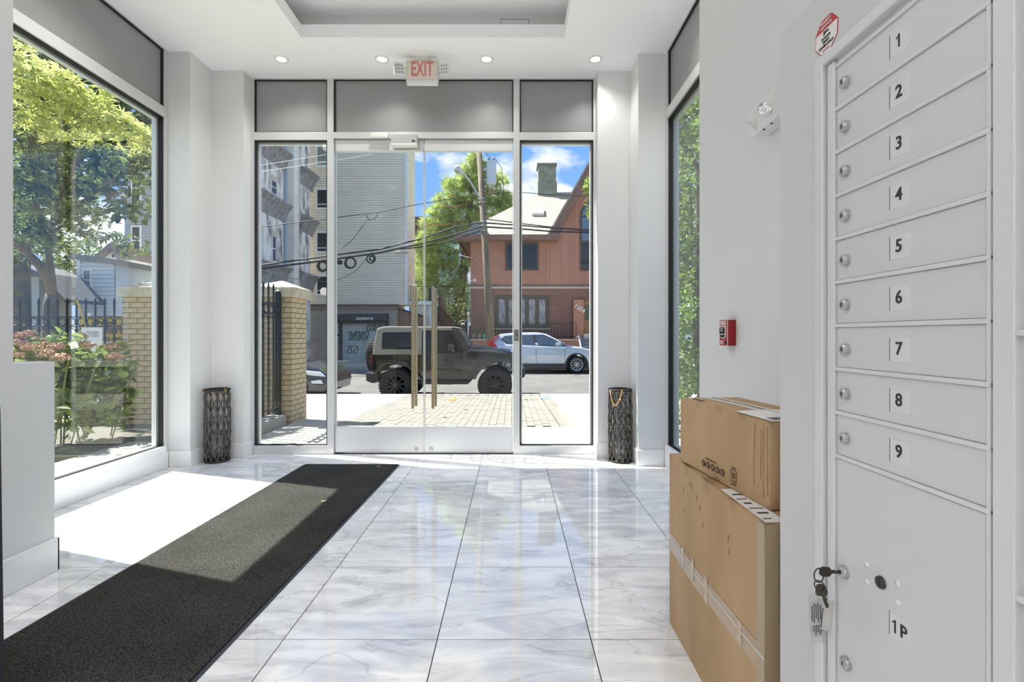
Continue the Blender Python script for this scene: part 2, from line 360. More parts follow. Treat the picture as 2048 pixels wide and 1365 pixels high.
# ceiling with a coffered tray
TX0, TX1, TY0, TY1 = -1.848, 0.460, 0.30, 4.313
LIP, CV, ZU = 3.935, 0.14, 4.10
ce = sroot('ceiling')
m = MB()
m.box(-3.5, 1.75, YB-0.2, TY0, ZC, LIP); m.box(-3.5, 1.75, TY1, 5.12, ZC, LIP)
m.box(-3.5, TX0, TY0, TY1, ZC, LIP); m.box(TX1, 1.75, TY0, TY1, ZC, LIP)
m.build('ceiling_slab', ceil_m, ce)
m = MB()
m.box(TX0-CV-0.1, TX1+CV+0.1, TY0-CV-0.1, TY1+CV+0.1, ZU, ZU+0.15)
m.build('tray_top', ceil_m, ce)
m = MB()
m.box(TX0-CV-0.1, TX1+CV+0.1, TY1+CV, TY1+CV+0.1, LIP, ZU); m.box(TX0-CV-0.1, TX1+CV+0.1, TY0-CV-0.1, TY0-CV, LIP, ZU)
m.box(TX0-CV-0.1, TX0-CV, TY0-CV, TY1+CV, LIP, ZU); m.box(TX1+CV, TX1+CV+0.1, TY0-CV, TY1+CV, LIP, ZU)
m.build('tray_side', wall_m, ce)
m = MB(); a = at(1000, 38, TY1+CV-0.001); b = at(1058, 47, TY1+CV-0.001)
for (x0, x1, z0, z1) in ((a.x, b.x, a.z-0.003, a.z), (a.x, a.x+0.003, b.z-0.02, a.z), (b.x-0.003, b.x, b.z-0.02, a.z)): m.box(x0, x1, TY1+CV-0.002, TY1+CV+0.001, z0, z1)
m.build('access_panel_joint', print_m, ce)

def swall(name, *bx): 
    m = MB()
    for b in bx: m.box(*b)
    return struct(m.build(name, wall_m))
swall('wall_left', (-3.5, WL, YB, 2.32, 0, ZC))
swall('wall_left_ledge', (-3.15, WL, 2.32, 2.53, 0, 1.075))
swall('wall_left_corner', (-3.28, XL, 2.32, WY0, 0, ZC))
swall('wall_back', (-3.5, 1.75, YB-0.2, YB, 0, ZC))
swall('wall_right', (WR, 1.75, YB, VY0, 0, ZC))
swall('wall_left_pier', (-3.28, -2.96, WY1, 5.12, 0, ZC))
swall('wall_left_inner_pier', (-2.96, -2.645, 4.855, 5.12, 0, ZC))
swall('wall_right_pier', (1.17, 1.53, VY1, 5.12, 0, ZC))
swall('wall_right_inner_pier', (0.846, 1.17, 4.86, 5.12, 0, ZC))
MBX = 0.672                      # face of the mailbox bay
struct(MB().box(MBX, WR, -0.6, 1.234, 0, 1.96).build('wall_mailbox', M('bay_paint', C(203, 203, 204), 0.55, bump=0.05, bs=180)))  # bay wall in a slightly darker grey than the other walls

BT = 0.147
def baseb(name, *bx):
    m = MB()
    for b in bx: m.box(*b[:4], 0, b[4] if len(b) > 4 else BT)
    return struct(m.build(name, base_m, bevel=0.004))
baseb('baseboard_left', (WL, WL+0.014, YB, 2.545, 0.17))
baseb('baseboard_left_ledge_end', (-3.14, WL+0.014, 2.53, 2.545, 0.17))
baseb('baseboard_left_window', (XL, XL+0.012, 2.545, WY1-0.012))
baseb('baseboard_left_pier', (XL+0.012, -2.948, WY1-0.013, WY1)); baseb('baseboard_left_pier_side', (-2.96, -2.948, WY1, 4.842))
baseb('baseboard_left_inner_pier', (-2.948, -2.632, 4.842, 4.855)); baseb('baseboard_left_inner_side', (-2.645, -2.632, 4.855, YF-0.002))
baseb('baseboard_right_window', (XR-0.012, XR, VY0+0.02, VY1-0.013))
baseb('baseboard_right_pier', (1.158, XR-0.012, VY1-0.013, VY1)); baseb('baseboard_right_pier_side', (1.158, 1.17, VY1, 4.847))
baseb('baseboard_right_inner_pier', (0.833, 1.158, 4.847, 4.86)); baseb('baseboard_right_inner_side', (0.833, 0.846, 4.86, YF-0.002))
baseb('baseboard_right_wall', (WR-0.012, WR, 1.24, VY0))

# ------------------------------------------------------------------ storefront
ZT0, ZT1 = 3.195, 3.275         # transom bar
def fbar(par_, name, x0, x1, y0, y1, z0, z1): return box(name, alu_m, par_, x0, x1, y0, y1, z0, z1, bevel=0.002)
FD = 0.11
def front_light(name, x0, x1, xm0, xm1):
    """a fixed glazed bay of the storefront between frame bars xm0..x0 and x1..xm1"""
    r = sroot(name)
    fbar(r, 'jamb', xm0, x0, YF, YF+FD, 0, ZC); fbar(r, 'jamb', x1, xm1, YF, YF+FD, 0, ZC)
    fbar(r, 'sill_bar', x0, x1, YF, YF+FD, 0, 0.088); fbar(r, 'transom_bar', x0, x1, YF, YF+FD, ZT0, ZT1); fbar(r, 'head_bar', x0, x1, YF, YF+FD, 3.813, ZC)
    m = MB(); g = 0.012; yy = (YF+0.012, YF+0.05)
    for z0, z1 in ((0.088, ZT0), (ZT1, 3.813)):
        m.box(x0, x0+g, *yy, z0, z1); m.box(x1-g, x1, *yy, z0, z1); m.box(x0+g, x1-g, *yy, z0, z0+g*0.7); m.box(x0+g, x1-g, *yy, z1-g*0.7, z1)
    m.build('gasket', gask_m, r)
    m = MB(); yy = (YF+0.058, YF+0.10); g = 0.026
    m.box(x0, x0+g, *yy, 0.088, ZT0); m.box(x1-g, x1, *yy, 0.088, ZT0); m.box(x0+g, x1-g, *yy, ZT0-g, ZT0)
    m.build('outer_stop', alu_m, r)
    box('pane', glass_m, r, x0+0.006, x1-0.006, YF+0.05, YF+0.058, 0.09, ZT0-0.004)
    box('panel', span_m, r, x0+0.008, x1-0.008, YF+0.03, YF+0.05, ZT1+0.006, 3.811)
    return r
front_light('window_1', -2.62, -1.878, -2.645, -1.8125)
front_light('window_2', 0.078, 0.827, 0.0145, 0.846)
tr = sroot('trim_1')             # frame over the doors
fbar(tr, 'transom_bar', -1.8125, 0.0145, YF, YF+FD, 3.212, ZT1); fbar(tr, 'head_bar', -1.8125, 0.0145, YF, YF+FD, 3.813, ZC)
m = MB(); m.box(-1.8125, -1.80, YF+0.012, YF+0.05, ZT1, 3.813); m.box(0.003, 0.0145, YF+0.012, YF+0.05, ZT1, 3.813); m.box(-1.8, 0.003, YF+0.012, YF+0.05, 3.808, 3.813)
m.build('gasket', gask_m, tr)
box('panel', span_m, tr, -1.802, 0.004, YF+0.03, YF+0.05, ZT1+0.003, 3.811)
box('door_stop', gask_m, tr, -1.812, 0.014, YF+0.06, YF+0.075, 3.206, 3.212)

def door(name, x0, x1, hx, kx):
    r = sroot(name); y0, y1 = YF+0.03, YF+0.075
    box('top_rail', rail_m, r, x0, x1, y0, y1, 3.105, 3.206, bevel=0.002); box('bottom_rail', rail_m, r, x0, x1, y0, y1, 0.012, 0.27, bevel=0.003)
    box('glazing_bead', seal_m, r, x0+0.004, x1-0.004, y0-0.004, y1+0.004, 3.096, 3.105); box('glazing_bead', seal_m, r, x0+0.004, x1-0.004, y0-0.004, y1+0.004, 0.27, 0.276)
    box('pane', glass_door_m, r, x0+0.006, x1-0.006, y0+0.017, y0+0.028, 0.272, 3.10)
    for sx in (x0, x1): 
        s0 = sx if sx == x0 else sx-0.006
        box('edge_seal', seal_m, r, s0, s0+0.006, y0+0.012, y0+0.033, 0.276, 3.096)
    h = MB(); ym = y0+0.0225
    for sy, nm in ((-1, 'pull_handle'), (1, 'pull_handle')):
        yb = ym + sy*0.085
        o = MB().cyl((hx, yb, 0.471), (hx, yb, 1.705), 0.0155, n=16).build(nm, handle_m, r, smooth=False)
        for z in (0.66, 1.53): MB().cyl((hx, ym+sy*0.006, z), (hx, yb, z), 0.009, n=12).build('standoff', handle_m, o)
    for sy in (-1,):
        o = MB().cyl((kx, y0+0.002, 0.048), (kx, y0-0.012, 0.048), 0.021, 0.017, n=18).build('lock_cylinder', lock_m, r)
        box('keyhole', black_m, o, kx-0.002, kx+0.002, y0-0.0128, y0-0.011, 0.042, 0.055)
    return r
door('door_1', -1.806, -0.9015, -1.000, -0.978)
door('door_2', -0.8955, 0.009, -0.797, -0.826)
# strike plate on the right hand mullion
sp = thing('strike_plate', 'small dark metal lock plate set in the mullion beside the door', 'lock plate', (0.045, YF-0.002, 1.21))
a = at(1028.5, 660, YF); b = at(1037, 682, YF)
box('plate', M('bronze_plate', C(122, 114, 104), 0.4, 0.6), sp, a.x, b.x, YF-0.003, YF+0.001, b.z, a.z)
MB().cyl((0.045, YF-0.003, a.z-0.02), (0.045, YF-0.005, a.z-0.02), 0.005).build('screw', lock_m, sp)
MB().ring((0.045, YF-0.004, b.z+0.035), (0, 1, 0), 0.01, 0.003, 14).build('latch_ring', lock_m, sp)

# motion sensor boxes over the doors
s1 = thing('door_sensor', 'grey motion sensor box hanging below the transom over the door gap', 'sensor', (-1.10, YF, 3.19))
a = at(782, 269, 4.94); b = at(834, 287, 4.94)
box('housing', M('sensor_grey', C(186, 186, 184), 0.4), s1, a.x, b.x, 4.93, YF, b.z, a.z, bevel=0.003)
box('lower_edge', white_pl, s1, a.x, b.x, 4.926, YF, b.z-0.022, b.z-0.001, bevel=0.002)
box('indicator', print_m, s1, b.x-0.05, b.x-0.02, 4.9285, 4.931, b.z+0.012, b.z+0.03)
s2 = thing('door_contact', 'white low relay box on the transom beside the grey sensor', 'sensor', (-1.34, YF, 3.26))
a = at(742, 265, 4.97); b = at(776, 275, 4.97)
box('housing', white_pl, s2, a.x, b.x, 4.965, YF, b.z, a.z, bevel=0.003); box('button', paper_m, s2, a.x+0.09, a.x+0.125, 4.963, 4.966, b.z+0.012, b.z+0.024)
# round sticker on the side light
stk = MB().prism([(at(648,583,YF+0.049).x+0.042*math.cos(k*math.pi/4+.39), at(648,583,YF+0.049).z+0.042*math.sin(k*math.pi/4+.39)) for k in range(8)], 'y', YF+0.0485, YF+0.0498).build('glass_sticker', M('sticker_back', C(238, 238, 234), 0.5))
tag(stk, 'blank white eight-sided sticker on the narrow glass beside the door', 'sticker')

def side_window(name, X, s, y0, y1, gm):
    """tall side window; s=-1: wall on the left (outside towards -x)"""
    r = sroot(name); fx = lambda a_, b_: (X + s*a_, X + s*b_)
    D = 0.11; J = 0.05; ZS0, ZS1 = 0.15, 0.205
    def B(nm, mt, a_, b_, yy0, yy1, z0, z1, bv=0.0): return box(nm, mt, r, *sorted(fx(a_, b_)), yy0, yy1, z0, z1, bevel=bv)
    B('jamb', alu_m, 0, D, y0, y0+J, 0, ZC, .002); B('jamb', alu_m, 0, D, y1-J, y1, 0, ZC, .002)
    B('sill_bar', base_m, -0.02, D, y0+J, y1-J, 0.148, ZS1, .003); B('sill_wall', base_m, 0.0, D, y0+J, y1-J, 0, 0.148)
    B('transom_bar', alu_m, -0.004, D, y0+J, y1-J, ZT0, ZT1+0.012, .002); B('head_bar', alu_m, 0, D, y0+J, y1-J, 3.813, ZC, .002)
    m = MB(); g = 0.011; a_, b_ = sorted(fx(0.012, 0.05)); ya, yb = y0+J, y1-J
    for z0, z1 in ((ZS1, ZT0), (ZT1+0.012, 3.813)):
        m.box(a_, b_, ya, ya+g, z0, z1); m.box(a_, b_, yb-g, yb, z0, z1); m.box(a_, b_, ya+g, yb-g, z0, z0+g*0.6); m.box(a_, b_, ya+g, yb-g, z1-g, z1)
    m.build('gasket', gask_m, r)
    m = MB(); g = 0.026; a_, b_ = sorted(fx(0.058, 0.10))
    m.box(a_, b_, ya, ya+g, ZS1, ZT0); m.box(a_, b_, yb-g, yb, ZS1, ZT0); m.box(a_, b_, ya+g, yb-g, ZT0-g, ZT0)
    m.build('outer_stop', alu_m, r)
    B('pane', gm, 0.05, 0.058, ya+0.004, yb-0.004, ZS1, ZT0-0.002)
    B('panel', span_m, 0.03, 0.05, ya+0.006, yb-0.006, ZT1+0.016, 3.811)
    return r
side_window('window_3', XL, -1, WY0, WY1, glass_side_m)
side_window('window_4', XR, 1, VY0, VY1, glass_side2_m)

# ------------------------------------------------------------------ ceiling fixtures
def downlight(x, y, label, power=24.0, z=ZC, cone=150):
    r = thing('recessed_downlight', label, 'downlight', (x, y, z), 'recessed ceiling downlights')
    MB().lathe([(0.045, 0.0), (0.048, -0.006), (0.062, -0.006), (0.066, 0.0005)], (x, y, z), n=28).build('trim_ring', white_pl, r, smooth=True)
    MB().lathe([(0.0, -0.0015), (0.046, -0.0015)], (x, y, z), n=28).build('lens', lens_m, r)
    ld = bpy.data.lights.new('downlight', 'SPOT'); ld.energy = power*LAMP; ld.spot_size = math.radians(cone); ld.spot_blend = 1.0; ld.shadow_soft_size = 0.05; ld.color = (1, 0.975, 0.94)
    lo_ = bpy.data.objects.new('downlight_beam', ld); col.objects.link(lo_); par(lo_, r); lo_.matrix_basis = Matrix.Translation((x, y, z-0.03))
    return r
P4 = 22.0
for px, lab in ((563, 'recessed round downlight nearest the tall window with the garden view'), (764, 'recessed round downlight just beside the lamp head of the exit sign, garden side'),
                (973, 'recessed round downlight over the second glass door, third in the row'), (1191, 'recessed round downlight above the narrow pier by the house view')):
    p = at(px, 118.5, 4.651); downlight(p.x, 4.651, lab, P4, cone=130)
PM = 48.0  # downlights added just out of view as fill for the front room
for x, y, lab in ((-2.55, 3.35, 'unseen fill downlight added above the sunlit floor by the garden window'), (1.25, 3.4, 'unseen fill downlight added above the cardboard boxes'), (-2.08, 1.5, 'unseen fill downlight added over the middle of the runner mat')):
    downlight(x, y, lab, PM)
PB = 82.0  # unseen downlights behind the camera, added to brighten the interior
for x, y, lab in ((-2.1, -0.4, 'unseen fill downlight added over the mat end behind the viewer'), (0.75, -0.9, 'unseen fill downlight added behind the mailboxes'),
             (-1.9, -2.6, 'unseen fill downlight added in the rear corner by the plain wall'), (-0.6, -1.6, 'unseen fill downlight added in the middle of the rear lobby'), (0.5, -3.0, 'unseen fill downlight added in the rear corner behind the mailbox bay'),
             (-0.7, -3.5, 'unseen fill downlight added close to the rear wall')):
    downlight(x, y, lab, PB)

# exit sign with lamp heads
ex = thing('exit_sign', 'white EXIT sign with red letters and two lamp heads hanging from the ceiling', 'exit sign', (-0.845, 4.62, ZC))
a = at(811.5, 120, 4.6); b = at(876.5, 168, 4.6)
MB().box(a.x, b.x, 4.60, 4.645, b.z+0.03, a.z).build('housing', cream_pl, ex, bevel=0.006)
MB().prism([(4.60, b.z+0.032), (4.645, b.z+0.032), (4.64, b.z), (4.61, b.z)], 'x', a.x+0.006, b.x-0.006).build('lower_housing', white_pl, ex, bevel=0.003)
box('face', exitface_m, ex, a.x+0.02, b.x-0.02, 4.5975, 4.601, b.z+0.045, a.z-0.012)
text('letters', 'EXIT', exit_m, ex, ((a.x+b.x)/2, 4.5965, (a.z+b.z)/2+0.022), (1, 0, 0), (0, 0, 1), 0.192, 0.001, 0.02, width=0.205)
box('canopy', cream_pl, ex, a.x+0.085, b.x-0.085, 4.595, 4.65, a.z-0.002, ZC)
for s, px, py in ((-1, 797.5, 138), (1, 889.5, 138.5)):
    c = at(px, py, 4.59); hx = a.x if s < 0 else b.x; q = Euler((0.25, 0.12*s, -0.35*s)).to_matrix()
    hd = MB().obox(c, (0.095, 0.03, 0.105), q).build('lamp_head', white_pl, ex, bevel=0.01, seg=3)
    ln = MB()
    for i in range(3):
        for j in range(3):
            p = c + q @ Vector(((i-1)*0.026, -0.0165, (j-1)*0.029)); ln.cyl(p, p + q @ Vector((0, -0.004, 0)), 0.010, 0.007, n=10)
    ln.build('lens_grid', lock_m, hd)
    for dz in (-0.022, 0.026): MB().bar((hx, 4.622, c.z+dz), (c.x - s*0.035, 4.605, c.z+dz), 0.008, 0.008).build('bracket', cream_pl, ex)

# ------------------------------------------------------------------ wall fittings, right
fa = thing('fire_alarm', 'red fire alarm pull station on the white wall above the boxes', 'fire alarm', (1.12, 2.525, 1.155))
y0, y1, z0, z1, xf = 2.48, 2.572, 1.155, 1.290, 1.083
box('housing', red_m, fa, xf+0.004, WR, y0+0.003, y1-0.003, z0+0.002, z1-0.002, bevel=0.003)
box('front_plate', M('plate_edge', C(226, 200, 196), 0.45), fa, xf+0.0015, xf+0.0045, y0, y1, z0, z1)
box('front_face', M('alarm_face', C(178, 62, 66), 0.45), fa, xf, xf+0.0035, y0+0.003, y1-0.003, z0+0.003, z1-0.003)
ym = (y0+y1)/2
text('fire_lettering', 'FIRE', white_m, fa, (xf-0.0006, ym, z1-0.020), (0, -1, 0), (0, 0, 1), 0.034, 0.0008, 0.012, width=0.074)
def yz(pts): return [(ym + p*0.001, z0 + q*0.001) for p, q in pts]
MB().prism(yz([(-34, 101), (34, 101), (34, 48), (0, 37), (-34, 48)]), 'x', xf-0.004, xf).build('handle_border', white_m, fa)
MB().prism(yz([(-29, 96), (29, 96), (29, 62), (-29, 62)]), 'x', xf-0.008, xf-0.004).build('pull_handle', black_m, fa, bevel=0.002)
MB().prism(yz([(-29, 57), (29, 57), (29, 50), (0, 42), (-29, 50)]), 'x', xf-0.006, xf-0.004).build('handle_foot', black_m, fa)
for k, z in enumerate((86, 76)): box('handle_lettering', white_m, fa, xf-0.0088, xf-0.0078, ym-0.018+0.006*k, ym+0.014, z0+z*0.001, z0+(z+4)*0.001)
for k, z in enumerate((21, 11)): box('lower_lettering', white_m, fa, xf-0.001, xf, ym-0.004+0.006*k, ym+0.034, z0+z*0.001, z0+(z+5)*0.001)
MB().cyl((xf-0.004, ym-0.032, z0+0.017), (xf, ym-0.032, z0+0.017), 0.008).build('key_switch', black_m, fa)

el = thing('emergency_light', 'white twin-head emergency light fixed to the wall above the fire alarm', 'emergency light', (1.1, 2.16, 2.1))
MB().prism([(1.04, 2.10), (1.06, 2.085), (WR, 2.085), (WR, 2.20), (1.055, 2.20), (1.04, 2.19)], 'y', 1.97, 2.17).build('housing', white_pl, el, bevel=0.006)
for i, p in enumerate((Vector((1.010, 1.975, 2.120)), Vector((1.030, 2.125, 2.112)))):
    d = Vector((-0.55, -1.0, -0.10)).normalized() if i == 0 else Vector((-0.75, 0.45, -0.55)).normalized()
    h = MB().lathe([(0.006, 0.03), (0.02, 0.024), (0.029, 0.0), (0.030, -0.006), (0.026, -0.006)], p - d*0.01, -d, n=24).build('lamp_head', white_pl, el, smooth=True)
    MB().lathe([(0.0, -0.001), (0.010, 0.004), (0.026, -0.005)], p - d*0.01, -d, n=24).build('reflector', M('chrome', C(225, 225, 228), 0.12, 0.9), h, smooth=True)
    MB().cyl(p - d*0.012, p - d*0.004, 0.006).build('bulb', white_pl, h)
    MB().cyl(p - d*0.035, Vector((1.045, p.y + 0.02, p.z+0.012)), 0.009).build('swivel', white_pl, el)
for yy in (2.03, 2.09): MB().cyl((1.07, yy, 2.0855), (1.07, yy, 2.082), 0.005).build('test_button', print_m, el)

ss = thing('security_sticker', 'red and white eight-sided security sticker on the wall above the mailbox frame', 'sticker', (MBX, 1.053, 1.81))
cy, cz, R = 1.052, 1.852, 0.0405
def octo(r): return [(cy + r*math.cos(k*math.pi/4+math.pi/8+0.06), cz + r*math.sin(k*math.pi/4+math.pi/8+0.06)) for k in range(8)]
MB().prism(octo(R), 'x', MBX-0.0008, MBX).build('red_border', M('sticker_red', C(176, 44, 52), 0.4), ss)
MB().prism(octo(R*0.945), 'x', MBX-0.0011, MBX-0.0007).build('white_face', M('sticker_white', C(228, 226, 222), 0.4), ss)
MB().prism([(cy-0.755*R, cz+0.53*R), (cy-0.38*R, cz+0.92*R), (cy+0.38*R, cz+0.92*R), (cy+0.755*R, cz+0.53*R), (cy+0.9*R, cz+0.34*R), (cy-0.9*R, cz+0.34*R)], 'x', MBX-0.0014, MBX-0.001).build('red_band', bpy.data.materials['sticker_red'], ss)
tx = MBX-0.0018
text('band_lettering', 'SECURITY', white_m, ss, (tx, cy, cz+0.0300), (0, -1, 0), (0, 0, 1), 0.0075, 0.0004, width=0.034)
text('band_lettering', 'NOTICE', white_m, ss, (tx, cy, cz+0.0205), (0, -1, 0), (0, 0, 1), 0.0075, 0.0004, width=0.038)
mk = MB(); mk.box(tx, tx+0.0005, cy-0.008, cy+0.002, cz+0.005, cz+0.010); mk.prism([(cy+0.002, cz+0.004), (cy+0.008, cz+0.001), (cy+0.008, cz+0.012), (cy+0.002, cz+0.010)], 'x', tx, tx+0.0005); mk.build('camera_symbol', print_m, ss)
text('notice_lettering', '24 HOUR', print_m, ss, (tx, cy, cz-0.0045), (0, -1, 0), (0, 0, 1), 0.0085, 0.0004, width=0.030)
text('notice_lettering', 'VIDEO', print_m, ss, (tx, cy, cz-0.0125), (0, -1, 0), (0, 0, 1), 0.0085, 0.0004, width=0.022)
text('notice_lettering', 'SURVEILLANCE', print_m, ss, (tx, cy, cz-0.021), (0, -1, 0), (0, 0, 1), 0.008, 0.0004, width=0.048)
box('red_line', bpy.data.materials['sticker_red'], ss, tx, tx+0.0005, cy-0.012, cy+0.012, cz-0.031, cz-0.029)

# ------------------------------------------------------------------ mailboxes
mbx = thing('mailbox_cabinet', 'pale grey wall mailbox cabinet with nine numbered doors and a parcel door', 'mailbox', (MBX, 0.7, 0.45))
XD = 0.668; PT = 0.0889; Z12 = 1.674
ztop = Z12 + PT; zbot = 0.30
DY0, DY1 = 0.684, 1.013                                  # door column
tf0, tf1 = 0.654, MBX                                    # outer trim
TY_, TZ_ = 1.065, 1.802
box('trim_side', mailf_m, mbx, tf0, tf1, 1.039, TY_, 0.25, TZ_, bevel=0.002); box('trim_top', mailf_m, mbx, tf0, tf1, 0.25, 1.039, 1.779, TZ_, bevel=0.002)
box('backing', mailf_m, mbx, XD+0.0022, MBX+0.001, 0.25, 1.039, 0.25, 1.779)
def rail(y0, y1, z0, z1, x=0.0035, nm='divider'): return box(nm, mailf_m, mbx, XD-x, XD+0.005, y0, y1, z0, z1, bevel=0.0015)
rail(DY1, 1.034, 0.27, 1.775, 0.006, 'side_rail'); rail(0.648, DY0-0.006, 0.27, 1.775, 0.007, 'centre_post'); rail(DY0, DY0+0.007, 0.27, 1.775, 0.0035, 'hinge_rail')
def lock(parent, y, z, r=0.0115, mt=lock_m, depth=0.011):
    o = MB().lathe([(0.0, depth), (r*0.72, depth), (r*0.95, depth-0.002), (r, depth-0.004), (r, 0.0)], (XD, y, z), (-1, 0, 0), n=22).build('lock', mt, parent)
    MB().ring((XD-depth, y, z), (1, 0, 0), r*0.6, 0.0008, 18, 5).build('lock_ring', lock_m, o)
    box('keyhole', black_m, o, XD-depth-0.0007, XD-depth+0.001, y-0.0011, y+0.0011, z-0.004, z+0.004)
    return o
def one(parent, y, z, x, h=0.0225):
    P = [(0.10, -0.5), (0.10, 0.5), (-0.03, 0.5), (-0.12, 0.36), (-0.27, 0.29), (-0.27, 0.18), (-0.06, 0.25), (-0.06, -0.5)]
    return MB().prism([(y - p*h, z + q*h) for p, q in P], 'x', x, x+0.0005).build('number', print_m, parent)
for k in range(9):
    zt = ztop - k*PT; zb = zt - PT
    d = box('mailbox_door', mail_m, mbx, XD, XD+0.003, DY0+0.010, DY1-0.0015, zb+0.005, zt-0.004, bevel=0.001)
    rail(DY0, DY1, zb-0.0035, zb+0.004, 0.0045)
    zc = (zb+zt)/2
    lock(d, 0.983, zc - 0.003)
    pl = MB().box(XD-0.0006, XD+0.0005, 0.825, 0.870, zc-0.021, zc+0.021).build('number_plate', plate_m, d, bevel=0.0005)
    if k == 0: one(pl, 0.8495, zc+0.001, XD-0.0012)
    else: text('number', str(k+1), print_m, pl, (XD-0.001, 0.8495, zc+0.001), (0, -1, 0), (0, 0, 1), 0.031, 0.0004, 0.018)
    nb = MB(); nb.box(XD-0.0009, XD-0.0005, 0.8698, 0.8706, zc-0.021, zc+0.021); nb.build('plate_edge', grout_m, pl)
rail(DY0, DY1, ztop-0.004, ztop+0.0035, 0.0045)
pd = box('parcel_door', mail_m, mbx, XD-0.0005, XD+0.003, DY0+0.010, DY1-0.0015, 0.42, Z12-8*PT-0.005, bevel=0.001)
lock(pd, 0.987, 0.735, 0.013); lock(pd, 0.980, 0.557, 0.013)
ko = MB().cyl((XD, 0.890, 0.763), (XD-0.005, 0.890, 0.763), 0.0115, 0.0105, n=20).build('carrier_lock', M('dark_lock', C(70, 70, 72), 0.4, 0.6), pd); box('keyhole', black_m, ko, XD-0.0056, XD-0.004, 0.889, 0.891, 0.757, 0.769)
for px, py in ((1734, 1130), (1735, 1165), (1796, 1168), (1796, 1206)):
    Y = XD*F/(px-CX); z = at(px, py, Y).z
    MB().lathe([(0.0, 0.004), (0.004, 0.003), (0.006, 0.0)], (XD, Y, z), (-1, 0, 0), n=14).build('rivet', mailf_m, pd, smooth=True)
pl = MB().box(XD-0.0012, XD, 0.822, 0.870, 0.681, 0.724).build('number_plate', plate_m, pd, bevel=0.0004)
one(pl, 0.8575, 0.7025, XD-0.0018); text('number', 'P', print_m, pl, (XD-0.0016, 0.8385, 0.7025), (0, -1, 0), (0, 0, 1), 0.031, 0.0004, 0.018)
nb = MB(); nb.box(XD-0.0015, XD-0.001, 0.8698, 0.8706, 0.681, 0.724); nb.build('plate_edge', grout_m, pl)
rail(DY0, DY1, 0.41, 0.418, 0.0045)
for z0, z1 in ((1.217, 1.772), (0.868, 1.209), (0.30, 0.860)):
    d = box('parcel_door', mail_m, mbx, XD+0.001, XD+0.0035, 0.31, 0.645, z0, z1, bevel=0.001); lock(d, 0.60, z0+0.08, 0.013)
for z in (1.213, 0.864): rail(0.31, 0.648, z-0.004, z+0.004, 0.006)
rail(0.27, 0.31, 0.27, 1.775, 0.006, 'side_rail')

# keys hanging from the parcel lock
kb = thing('key_bunch', 'dark keys with clear plastic tags hanging from the parcel door lock', 'keys', (XD, 0.987, 0.735))
lk = Vector((XD-0.011, 0.987, 0.735))
def key(name, p, d, up):
    d = Vector(d).normalized(); up = Vector(up).normalized(); n = d.cross(up)
    pts = [(0, -0.003), (0.022, -0.003), (0.026, -0.009), (0.040, -0.010), (0.046, -0.005), (0.046, 0.005), (0.040, 0.010), (0.026, 0.009), (0.022, 0.003), (0.016, 0.004), (0.012, 0.002), (0.006, 0.004), (0, 0.002)]
    m = MB(); vs = []
    for s in (-1, 1): vs += [p + d*a + up*b + n*(s*0.0012) for a, b in pts]
    k = len(pts); m.add(vs, [(i, (i+1) % k, k+(i+1) % k, k+i) for i in range(k)] + [tuple(range(k-1, -1, -1)), tuple(range(k, 2*k))])
    return m.build(name, key_m, kb)
key('key_in_lock', lk + Vector((0.006, 0, 0)), (-1, 0.05, 0.0), (0, 0, 1))
rc = lk + Vector((-0.040, 0.003, -0.008))
MB().ring(rc, (0.35, -0.9, 0.1), 0.0135, 0.0013, 20, 6).build('split_ring', key_m, kb)
p2 = rc + Vector((0.0, -0.002, -0.024))
key('hanging_key', p2 + Vector((0.012, -0.006, -0.036)), (-0.30, 0.1, 1), (0.9, -0.3, 0.3))
MB().ring(p2 + Vector((0, 0, 0.004)), (0.8, 0.5, 0.0), 0.010, 0.0012, 18, 6).build('split_ring', key_m, kb)
MB().ring(p2 + Vector((0, 0.002, -0.008)), (0.3, -0.9, 0.1), 0.008, 0.0012, 18, 6).build('split_ring', key_m, kb)
for i, (off, tilt, rz) in enumerate(((Vector((-0.005, 0.004, -0.052)), -0.04, 0.12), (Vector((0.002, 0.007, -0.078)), 0.05, 0.02), (Vector((0.012, 0.004, -0.062)), 0.10, -0.25))):
    q = Euler((0, tilt, rz)).to_matrix(); c = p2 + off
    t_ = MB().obox(c, (0.030, 0.0015, 0.074 if i else 0.078), q).build('clear_tag', tag_m, kb, bevel=0.0006)
    MB().obox(c + q @ Vector((0, 0, 0.0)), (0.024, 0.0006, 0.05), q).build('tag_insert', M('tag_paper', C(206, 206, 206), 0.5), t_)
    ln = MB()
    for j in range(5 if i < 2 else 2): ln.obox(c + q @ Vector((-0.009+0.0045*j, -0.0009, random.uniform(-.004, .004))), (0.0015, 0.0004, 0.03+0.01*(j % 2)), q)
    ln.build('tag_print', print_m, t_)

